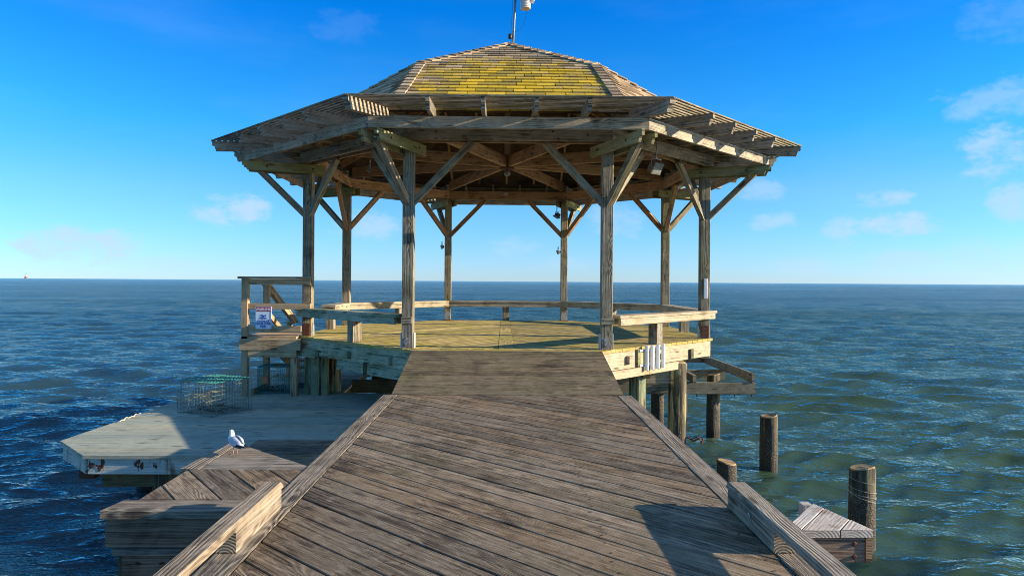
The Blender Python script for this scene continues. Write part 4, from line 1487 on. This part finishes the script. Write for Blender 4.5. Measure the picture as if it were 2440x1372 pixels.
m.tube([(2.60, 9.28, -1.33), (2.67, 9.24, -1.28), (2.76, 9.24, -1.31), (2.72, 9.2, -1.38)], .009, 6)
tag(m.build('chain', M['rust']), 'rusty chain hanging off the gold and green piling', 'chain')

# ------------------------------------------------------------------ landing and steps on the left
st = thing('staircase', 'newer tan lumber landing, railing and steps going down to the pale dock', 'staircase', (-3.4, 10.5, ZL))
m = MB()
m.planks([(-3.87, 10.0), (-3.062, 10.0), (-3.062, 11.0), (-3.87, 11.0)], 0.0, .139, .005, .004, .034, off=10.0)
m.build('landing', M['new'], st)
m = MB(); m.box(-3.88, -2.985, 9.957, 9.997, -.195, -.032); m.build('front_fascia', M['new'], st)
m = MB(); m.box(-3.76, -3.05, 9.965, 10.003, -.30, -.199); m.build('lower_fascia', M['new'], st)
m = MB(); m.box(-3.88, -3.842, 10.0, 11.0, -.195, -.032, 'y'); m.build('side_fascia', M['new'], st)
def spost(x, y, z0, z1, w=.09):
    m = MB(); m.box(x - w / 2, x + w / 2, y - w / 2, y + w / 2, z0, z1, 'z'); m.build('post', M['new'], st)
spost(-3.825, 10.045, ZL + .002, .862)
spost(-3.82, 10.93, ZL + .002, .80)
spost(-3.10, 10.06, ZL + .002, -.30)
m = MB(); m.board((-3.92, 10.045, .8705), (-2.83, 10.045, .8705), .14, .036); m.build('top_rail', M['new'], st)
for (za, zb) in ((.765, .851), (.405, .49), (.07, .158)):
    m = MB(); m.box(-3.779, -2.86 if za > .3 else -3.0, 10.02, 10.058, za, zb); m.build('rail', M['new'], st)
# step handrails
m = MB(); m.board((-3.83, 10.86, .80), (-3.83, 12.45, .07), .14, .036, up=(0, 0, 1)); m.build('handrail', M['new'], st)
m = MB(); m.board((-3.79, 10.9, .73), (-3.79, 12.3, .085), .038, .085); m.build('handrail_board', M['new'], st)
m = MB(); m.board((-3.79, 10.9, .30), (-3.79, 12.3, -.34), .038, .088); m.build('lower_rail', M['new'], st)
spost(-3.85, 12.2, ZL + .002, .10)
for x in (-3.80, -3.12):
    m = MB(); m.board((x, 10.98, -.12), (x, 12.55, ZL + .10), .038, .24); m.build('stringer', M['new'], st)
for k in range(4):
    m = MB(); yy = 11.15 + k * .36; zz = -.19 - k * .175; m.box(-3.78, -3.14, yy - .14, yy + .14, zz - .036, zz); m.build('tread', M['new'], st)
m = MB(); m.box(-3.77, -3.73, 10.12, 10.86, ZL + .002, ZL + .09, 'y'); m.build('toe_board', M['new'], st)

# warning sign
sg = thing('warning_sign', 'white sign with red WARNING band and swimmer symbol on the stair railing', 'sign', (-3.545, 10.0, .28))
m = MB(); m.board((-3.545, 10.006, .115), (-3.545, 10.006, .447), .236, .006, up=(0, 1, 0), ch=.001); m.build('panel', M['signw'], sg)
m = MB(); m.board((-3.545, 10.0015, .375), (-3.545, 10.0015, .438), .218, .002, up=(0, 1, 0), ch=.0003); m.build('red_band', M['signr'], sg)
m = MB()
for (x0, x1, z0, z1) in ((-.112, .112, .117 - .28 + .004, .119 - .28 + .004), (-.112, .112, .441 - .28, .443 - .28), (-.112, -.110, -.158, .162), (.110, .112, -.158, .162)):
    m.box(-3.545 + x0, -3.545 + x1, 10.0005, 10.0025, .28 + z0, .28 + z1, ch=.0001)
m.build('border', M['signb'], sg)
def text(body, x, z, size, mat, sx=1.0):
    c = bpy.data.curves.new('lettering', 'FONT')
    c.body = body
    c.align_x = 'CENTER'
    c.size = size
    c.extrude = 0.0008
    c.offset = size * 0.02
    o = bpy.data.objects.new('lettering', c)
    me = bpy.data.meshes.new_from_object(o)
    bpy.data.objects.remove(o)
    for v in me.vertices: v.co = Vector((v.co.x * sx, -v.co.z, v.co.y))
    o = bpy.data.objects.new('lettering', me)
    me.materials.clear()
    me.materials.append(mat)
    COL.objects.link(o)
    o.parent = sg
    o.location = Vector((x, 9.9988, z)) - Vector(sg.location)
    return o
text('WARNING', -3.545, .387, .052, M['signw'], .92)
text('SWIM AT', -3.545, .215, .044, M['signb'])
text('YOUR OWN', -3.545, .177, .044, M['signb'], .95)
text('RISK', -3.545, .139, .044, M['signb'])
m = MB()
def flat(pts, o_=(-3.545, 10.0005, .30), th=.002):
    m.profile(pts, o_, (1, 0, 0), (0, 0, 1), th)
flat([(.028 + .013 * math.cos(t_), .012 + .013 * math.sin(t_)) for t_ in np.linspace(0, 6.28, 13)[:-1]])
flat([(-.035, .028), (-.005, .024), (.018, -.012), (.006, -.016), (-.01, .008), (-.034, .018)])
flat([(-.005, .006), (.014, -.010), (-.008, -.012), (-.04, -.008)][::-1])
for zz in (-.022, -.034):
    flat([(-.05 + i * .01, zz + .004 * math.sin(i * 1.6) + .004) for i in range(11)] + [(.05 - i * .01, zz + .004 * math.sin((10 - i) * 1.6) - .003) for i in range(11)])
m.build('swimmer_symbol', M['signb'], sg)

# ------------------------------------------------------------------ crab traps
def trap(loc, ang, w, d, h, label, mg, mt, grp, pitch=.05, seed=1):
    rr = random.Random(seed)
    t_ = thing('crab_trap', label, 'crab trap', loc, group=grp)
    ca, sa = math.cos(ang), math.sin(ang)
    def T(x, y, z): return (loc[0] + x * ca - y * sa, loc[1] + x * sa + y * ca, loc[2] + z)
    def wire(m, a, b, r=.0021, seg=3, jit=.004):
        pts = []
        for i in range(seg + 1):
            f = i / seg
            p = [a[k] + (b[k] - a[k]) * f + (rr.uniform(-jit, jit) if 0 < i < seg else 0) for k in range(3)]
            pts.append(T(*p))
        m.tube(pts, r, 4, caps=False)
    def panel(m, o, e1, e2, n1, n2, r=.0021):
        for i in range(n1 + 1):
            f = i / n1
            a = [o[k] + e1[k] * f for k in range(3)]
            wire(m, a, [a[k] + e2[k] for k in range(3)], r)
        for i in range(n2 + 1):
            f = i / n2
            a = [o[k] + e2[k] * f for k in range(3)]
            wire(m, a, [a[k] + e1[k] for k in range(3)], r)
    nw, nd, nh = int(w / pitch), int(d / pitch), int(h / pitch)
    x0, y0 = -w / 2, -d / 2
    m = MB(); panel(m, (x0, y0, 0), (w, 0, 0), (0, 0, h), nw, nh); panel(m, (x0, -y0, 0), (w, 0, 0), (0, 0, h), nw, nh)
    panel(m, (x0, y0, 0), (0, d, 0), (0, 0, h), nd, nh); panel(m, (-x0, y0, 0), (0, d, 0), (0, 0, h), nd, nh)
    m.build('side_mesh', mg, t_)
    m = MB(); panel(m, (x0, y0, .004), (w, 0, 0), (0, d, 0), nw, nd, .002); m.build('bottom_mesh', M['wired'], t_)
    m = MB(); panel(m, (x0, y0, h), (w, 0, 0), (0, d, 0), nw, nd, .0036); m.build('top_mesh', mt, t_)
    # inner arched parlour
    m = MB()
    n = 13
    for i in range(n + 1):
        yy = y0 + d * i / n
        pts = [T(x0 + w * k / 12, yy, .1 + (.62 * h - .1) * math.sin(math.pi * k / 12) + rr.uniform(-.006, .006)) for k in range(13)]
        m.tube(pts, .0018, 4, caps=False)
    for k in range(13):
        pts = [T(x0 + w * k / 12, y0 + d * i / n, .1 + (.62 * h - .1) * math.sin(math.pi * k / 12)) for i in range(n + 1)]
        m.tube(pts, .0018, 4, caps=False)
    m.build('inner_mesh', M['wirey'], t_)
    m = MB()
    for i in range(26):
        c = [rr.uniform(-w * .32, w * .32), rr.uniform(-d * .32, d * .32), rr.uniform(.02, .1)]
        pts = []
        for k in range(7):
            pts.append(T(*c))
            c = [c[0] + rr.uniform(-.07, .07), c[1] + rr.uniform(-.07, .07), max(.01, c[2] + rr.uniform(-.03, .03))]
        m.tube(pts, .003, 4, caps=False)
    m.build('tangled_line', M['weed'], t_)
    m = MB()
    for i in range(4):
        c = T(rr.uniform(-.05, .05), rr.uniform(-.05, .05), .12 + i * .05)
    for k in range(8):
        wire(m, (-.03 + .0 * k, -.12, .06 + k * .028), (.03, -.12, .06 + k * .028), .002, 1, 0)
    wire(m, (-.03, -.12, .04), (-.03, -.12, h), .003, 1, 0); wire(m, (.03, -.12, .04), (.03, -.12, .3), .003, 1, 0)
    m.build('bait_cage', M['wirey'], t_)
    m = MB()
    c = T(w * .38, y0 - .004, h * .68)
    m.tube([(c[0] + .022 * math.cos(a), c[1], c[2] + .022 * math.sin(a)) for a in np.linspace(0, 6.28, 14)], .005, 5)
    m.build('escape_ring', M['orange'], t_)
    return t_
trap((-3.76, 8.86, ZL + .005), R(-28), .64, .62, .42, 'open wire crab trap with green top alone on the pale dock', M['wired'], M['wireg'], 'crab traps on the dock', seed=3)
trap((-3.46, 10.42, ZL + .005), R(3), .50, .44, .40, 'dark green crab trap under the stair landing between its legs', M['wireg'], M['wireg'], 'crab traps on the dock', pitch=.03, seed=5)
trap((-3.16, 11.05, ZL + .005), R(-8), .50, .48, .5, 'dark weed filled crab trap at the back under the landing beside the piles', M['wired'], M['wired'], 'crab traps on the dock', pitch=.03, seed=8)
m = MB(); m.box(-3.62, -3.52, 10.12, 10.17, ZL + .17, ZL + .28); tag(m.build('float_block', M['orange']), 'small faded orange block tied on the crab trap under the landing', 'float')

# ------------------------------------------------------------------ rod holders and small fittings
rh = thing('rod_holder_rack', 'rack of four white rod holder tubes on the pale skirt below the gazebo floor', 'rod holder', (1.97, 8.98, -.15))
nv = Vector((.7071, -.7071, 0))
for k in range(4):
    s_ = .62 + k * .094
    c = Vector((1.19 + s_, 8.23 + s_, 0)) + nv * .095
    m = MB()
    m.board(c + Vector((0, 0, -.31)), c + Vector((0, 0, .012)), .048, .048, up=nv, ch=.012)
    m.build('holder_tube', M['pvc'], rh)
for zz in (-.245, -.05):
    m = MB()
    a = Vector((1.19 + .54, 8.23 + .54, zz)) + nv * .055
    b = Vector((1.19 + .93, 8.23 + .93, zz)) + nv * .055
    m.board(a, b, .028, .03, ch=.004); m.build('rack_rail', M['pvc'], rh)

cd = MB()
p8 = P(RP, 337.5)
cd.box(p8.x - .03, p8.x + .022, p8.y - .105, p8.y - .073, .60, .90, 'z', ch=.006)
tag(cd.build('light_tube', M['pvc']), 'short white plastic channel fixed upright on the right gazebo post', 'conduit')

def floodlight(c, yaw_, tilt, label, s=1.0, mat='lampgrey'):
    t_ = thing('floodlight', label, 'floodlight', c, group='lamps fixed to the gazebo')
    c = Vector(c)
    f = Vector((math.cos(yaw_) * math.cos(tilt), math.sin(yaw_) * math.cos(tilt), math.sin(tilt)))
    m = MB()
    m.board(c - f * .06 * s, c + f * .01 * s, .15 * s, .12 * s, ch=.012)
    m.board(c + f * .01 * s, c + f * .03 * s, .19 * s, .155 * s, ch=.003)
    for i in range(5):
        side = f.cross(Vector((0, 0, 1))).normalized()
        up_ = side.cross(f)
        m.board(c - f * .085 * s + side * ((i - 2) * .03 * s), c - f * .055 * s + side * ((i - 2) * .03 * s), .006, .1 * s, up=up_, ch=.001)
    m.build('housing', M[mat], t_)
    m = MB(); m.board(c + f * .031 * s, c + f * .034 * s, .165 * s, .13 * s, ch=.002); m.build('lens', M['lens'], t_)
    side = f.cross(Vector((0, 0, 1))).normalized()
    m = MB()
    m.tube([c + side * .1 * s, c + side * .1 * s + Vector((0, 0, .12 * s)), c - side * .1 * s + Vector((0, 0, .12 * s)), c - side * .1 * s], .007, 5)
    m.tube([c + Vector((0, 0, .12 * s)), c + Vector((0, 0, .24 * s))], .01, 6)
    m.build('bracket', M['alu'], t_)
    return t_
fl = floodlight((2.02, 8.95, 2.36), R(-50), R(-28), 'grey square floodlight hanging below the right front beam on a wire bracket')
floodlight((-2.33, 9.5, 2.68), R(235), R(-55), 'boxy floodlight tucked behind the left front eave board', 1.1)
floodlight((-1.98, 9.95, 2.47), R(20), R(-30), 'small lamp inside the roof above the left front beam', .6)
p6 = P(RP, 67.5); p5 = P(RP, 112.5)
floodlight((p6.x - .16, p6.y - .02, 2.24), R(200), R(-60), 'dark lamp beside the head of the back right post', .8, 'black')
floodlight((p6.x - .13, p6.y - .04, 1.47), R(200), R(-20), 'small light halfway up the back right post', .5)
floodlight((p5.x - .13, p5.y - .04, 1.56), R(200), R(-20), 'small light halfway up the back left post', .5)
m = MB()
m.tube([(1.93, 8.98, 2.70), (1.90, 8.95, 2.62), (1.96, 8.93, 2.55), (2.0, 8.94, 2.47)], .006, 5)
m.tube([(2.05, 9.05, 2.72), (2.03, 8.98, 2.6), (2.02, 8.96, 2.49)], .005, 5)
tag(m.build('cable', M['cable']), 'loose grey cable looping down to the hanging floodlight', 'cable')
m = MB()
m.lathe((CX, CY, 2.62), [(.0001, 0), (.03, .006), (.052, .03), (.058, .06), (.045, .095), (.03, .11), (.03, .124)], 18)
tag(m.build('globe_lamp', M['lens'], smooth=True), 'glass globe lamp under the hub of the gazebo ceiling', 'lamp')

# weather station on the roof peak
ws = thing('weather_station', 'weather station on a thin pole at the peak of the gazebo roof', 'weather station', (.13, CY, ZA))
m = MB(); m.tube([(.125, CY, ZA - .15), (.175, CY, 5.75)], .021, 10); m.build('pole', M['alu'], ws, smooth=True)
m = MB()
pr = []
for i in range(7):
    z = 5.47 + i * .028
    pr += [(.085, z), (.088, z + .004), (.076, z + .022), (.076, z + .027)]
m.lathe((.345, CY, 0), [(.0001, 5.472), (.078, 5.472)] + pr + [(.0001, 5.68)], 24)
m.build('radiation_shield', M['whitep'], ws)
m = MB(); m.lathe((.345, CY, 0), [(.0001, 5.464), (.074, 5.464), (.074, 5.471), (.0001, 5.471)], 24); m.build('shield_base', M['beige'], ws)
m = MB(); m.box(.17, .43, CY - .05, CY + .05, 5.64, 5.74); m.build('bracket', M['black'], ws)
m = MB(); m.box(.44, .49, CY - .06, CY + .04, 5.58, 5.78, 'z', ch=.01); m.build('solar_box', M['whitep'], ws)
m = MB(); m.lathe((.33, CY, 0), [(.07, 5.742), (.082, 5.78), (.082, 5.95), (.0001, 5.95)], 20); m.build('rain_collector', M['black'], ws)
m = MB(); m.lathe((.085, CY - .02, 0), [(.0001, 4.94), (.03, 4.95), (.035, 4.985), (.03, 5.03), (.0001, 5.045)], 12); m.build('cable_clamp', M['black'], ws, smooth=True)
m = MB(); m.tube([(.15, CY - .03, 5.06), (.22, CY - .03, 5.09), (.3, CY - .03, 5.17), (.345, CY - .03, 5.3), (.37, CY - .02, 5.47)], .003, 4)
m.tube([(.095, CY - .02, 5.03), (.115, CY - .02, 5.4), (.13, CY - .02, 5.75)], .003, 4); m.build('wire', M['black'], ws)

# ------------------------------------------------------------------ gull
def gull(loc, yaw_):
    g = thing('seagull', 'white and grey gull with black wingtips standing on the left side platform', 'seagull', loc)
    ca, sa = math.cos(yaw_), math.sin(yaw_)
    S = 0.88
    def T(x, y, z):      # x forward, y left
        return Vector((loc[0] + S * (x * ca - y * sa), loc[1] + S * (x * sa + y * ca), loc[2] + S * z))
    # body spine: tail -> breast -> neck -> head, as lofted ellipses (x, z, half width, half height, tilt)
    sec = [(-.145, .068, .012, .005, 0), (-.115, .070, .02, .010, 0), (-.085, .072, .028, .020, 5), (-.05, .076, .036, .030, 8), (-.01, .083, .041, .037, 14),
           (.025, .092, .040, .038, 30), (.048, .106, .033, .033, 50), (.058, .120, .024, .025, 70), (.060, .132, .0195, .021, 80), (.060, .142, .0185, .022, 60),
           (.064, .151, .0185, .021, 30), (.075, .154, .016, .017, 10), (.088, .152, .010, .010, 0), (.094, .151, .004, .004, 0)]
    m = MB()
    n = 18
    for (x, z, w, h, ti) in sec:
        tx, tz = -math.sin(R(ti)), math.cos(R(ti))
        for k in range(n):
            th = 2 * math.pi * k / n
            m.v.append(T(x + tx * h * math.sin(th), w * math.cos(th), z + tz * h * math.sin(th)))
    for i in range(len(sec) - 1):
        for k in range(n):
            j = (k + 1) % n
            m.face([i * n + k, i * n + j, (i + 1) * n + j, (i + 1) * n + k], [(0, 0)] * 4, (.5, .5, .5, 0))
    m.face(list(reversed(range(n))), [(0, 0)] * n, (.5, .5, .5, 0))
    m.face([(len(sec) - 1) * n + k for k in range(n)], [(0, 0)] * n, (.5, .5, .5, 0))
    body = m.build('body', M['gwhite'], g, smooth=True)
    sub = body.modifiers.new('sub', 'SUBSURF'); sub.levels = 1; sub.render_levels = 1
    for s_ in (-1, 1):
        m = MB()
        wing = [(.035, .100, .012), (.01, .098, .026), (-.03, .088, .030), (-.07, .080, .024), (-.10, .076, .014)]
        nn_ = 10
        for (x, z, h) in wing:
            for k in range(nn_):
                th = math.pi * (k / (nn_ - 1)) - math.pi / 2
                rad = .0445 if x > -.04 else .038 - (-.04 - x) * .35
                m.v.append(T(x, s_ * (rad * math.cos(th * .9) * .98 + .001), z + (h + .006) * math.sin(th)))
        for i in range(len(wing) - 1):
            for k in range(nn_ - 1):
                m.face([i * nn_ + k, i * nn_ + k + 1, (i + 1) * nn_ + k + 1, (i + 1) * nn_ + k], [(0, 0)] * 4, (.5, .5, .5, 0))
        w_ = m.build('wing', M['ggrey'], g, smooth=True)
        so = w_.modifiers.new('so', 'SOLIDIFY'); so.thickness = .004; so.offset = 1
        m = MB()
        m.board(T(-.075, s_ * .026, .080), T(-.175, s_ * .010, .076), .016, .010, ch=.004)
        m.board(T(-.06, s_ * .033, .070), T(-.13, s_ * .024, .070), .010, .012, ch=.004)
        m.build('wing_tip', M['gblack'], g)
        m = MB()
        m.tube([T(.0, s_ * .016, .055), T(-.004, s_ * .016, .028), T(.002, s_ * .016, .004)], [.0035, .0024, .0028], 6)
        for a in (-.35, 0, .35):
            m.tube([T(.0, s_ * .016, .004), T(.024 * math.cos(a), s_ * .016 + .024 * math.sin(a), .0025)], [.002, .0014], 5)
        m.build('leg', M['gleg'], g)
        m = MB()
        c = T(.078, s_ * .0155, .155)
        m.lathe(c, [(.0001, -.003), (.0028, 0), (.0001, .003)], 8); m.build('eye', M['gblack'], g)
        m = MB()
        c = T(.066, s_ * .0185, .150)
        m.lathe(c, [(.0001, -.005), (.004, 0), (.0001, .005)], 8); m.build('ear_spot', M['gblack'], g)
    m = MB()
    m.tube([T(.09, 0, .151), T(.108, 0, .149), T(.118, 0, .145)], [.0045, .0034, .001], 7); m.build('beak', M['gblack'], g)
gull((-1.735, 4.40, ZW + .001), R(137))

# lighthouse far away
lh = thing('lighthouse', 'tiny caisson lighthouse with brick base and white tower far out on the horizon', 'lighthouse', (-2107, 3000, WZ))
m = MB(); m.lathe((-2107, 3000, WZ), [(6.2, -2), (5.6, 1.0), (5.4, 7.5), (6.0, 8.0), (6.0, 8.6)], 20); m.build('caisson', M['brick'], lh)
m = MB(); m.lathe((-2107, 3000, WZ), [(4.8, 8.6), (4.6, 14.0), (5.0, 14.3), (3.6, 14.6), (3.4, 17)], 20); m.build('tower', M['lwhite'], lh)
m = MB(); m.lathe((-2107, 3000, WZ), [(3.8, 17.01), (2.4, 18.2), (1.6, 18.4), (1.4, 20), (.3, 21)], 16); m.build('lantern', M['lroof'], lh)
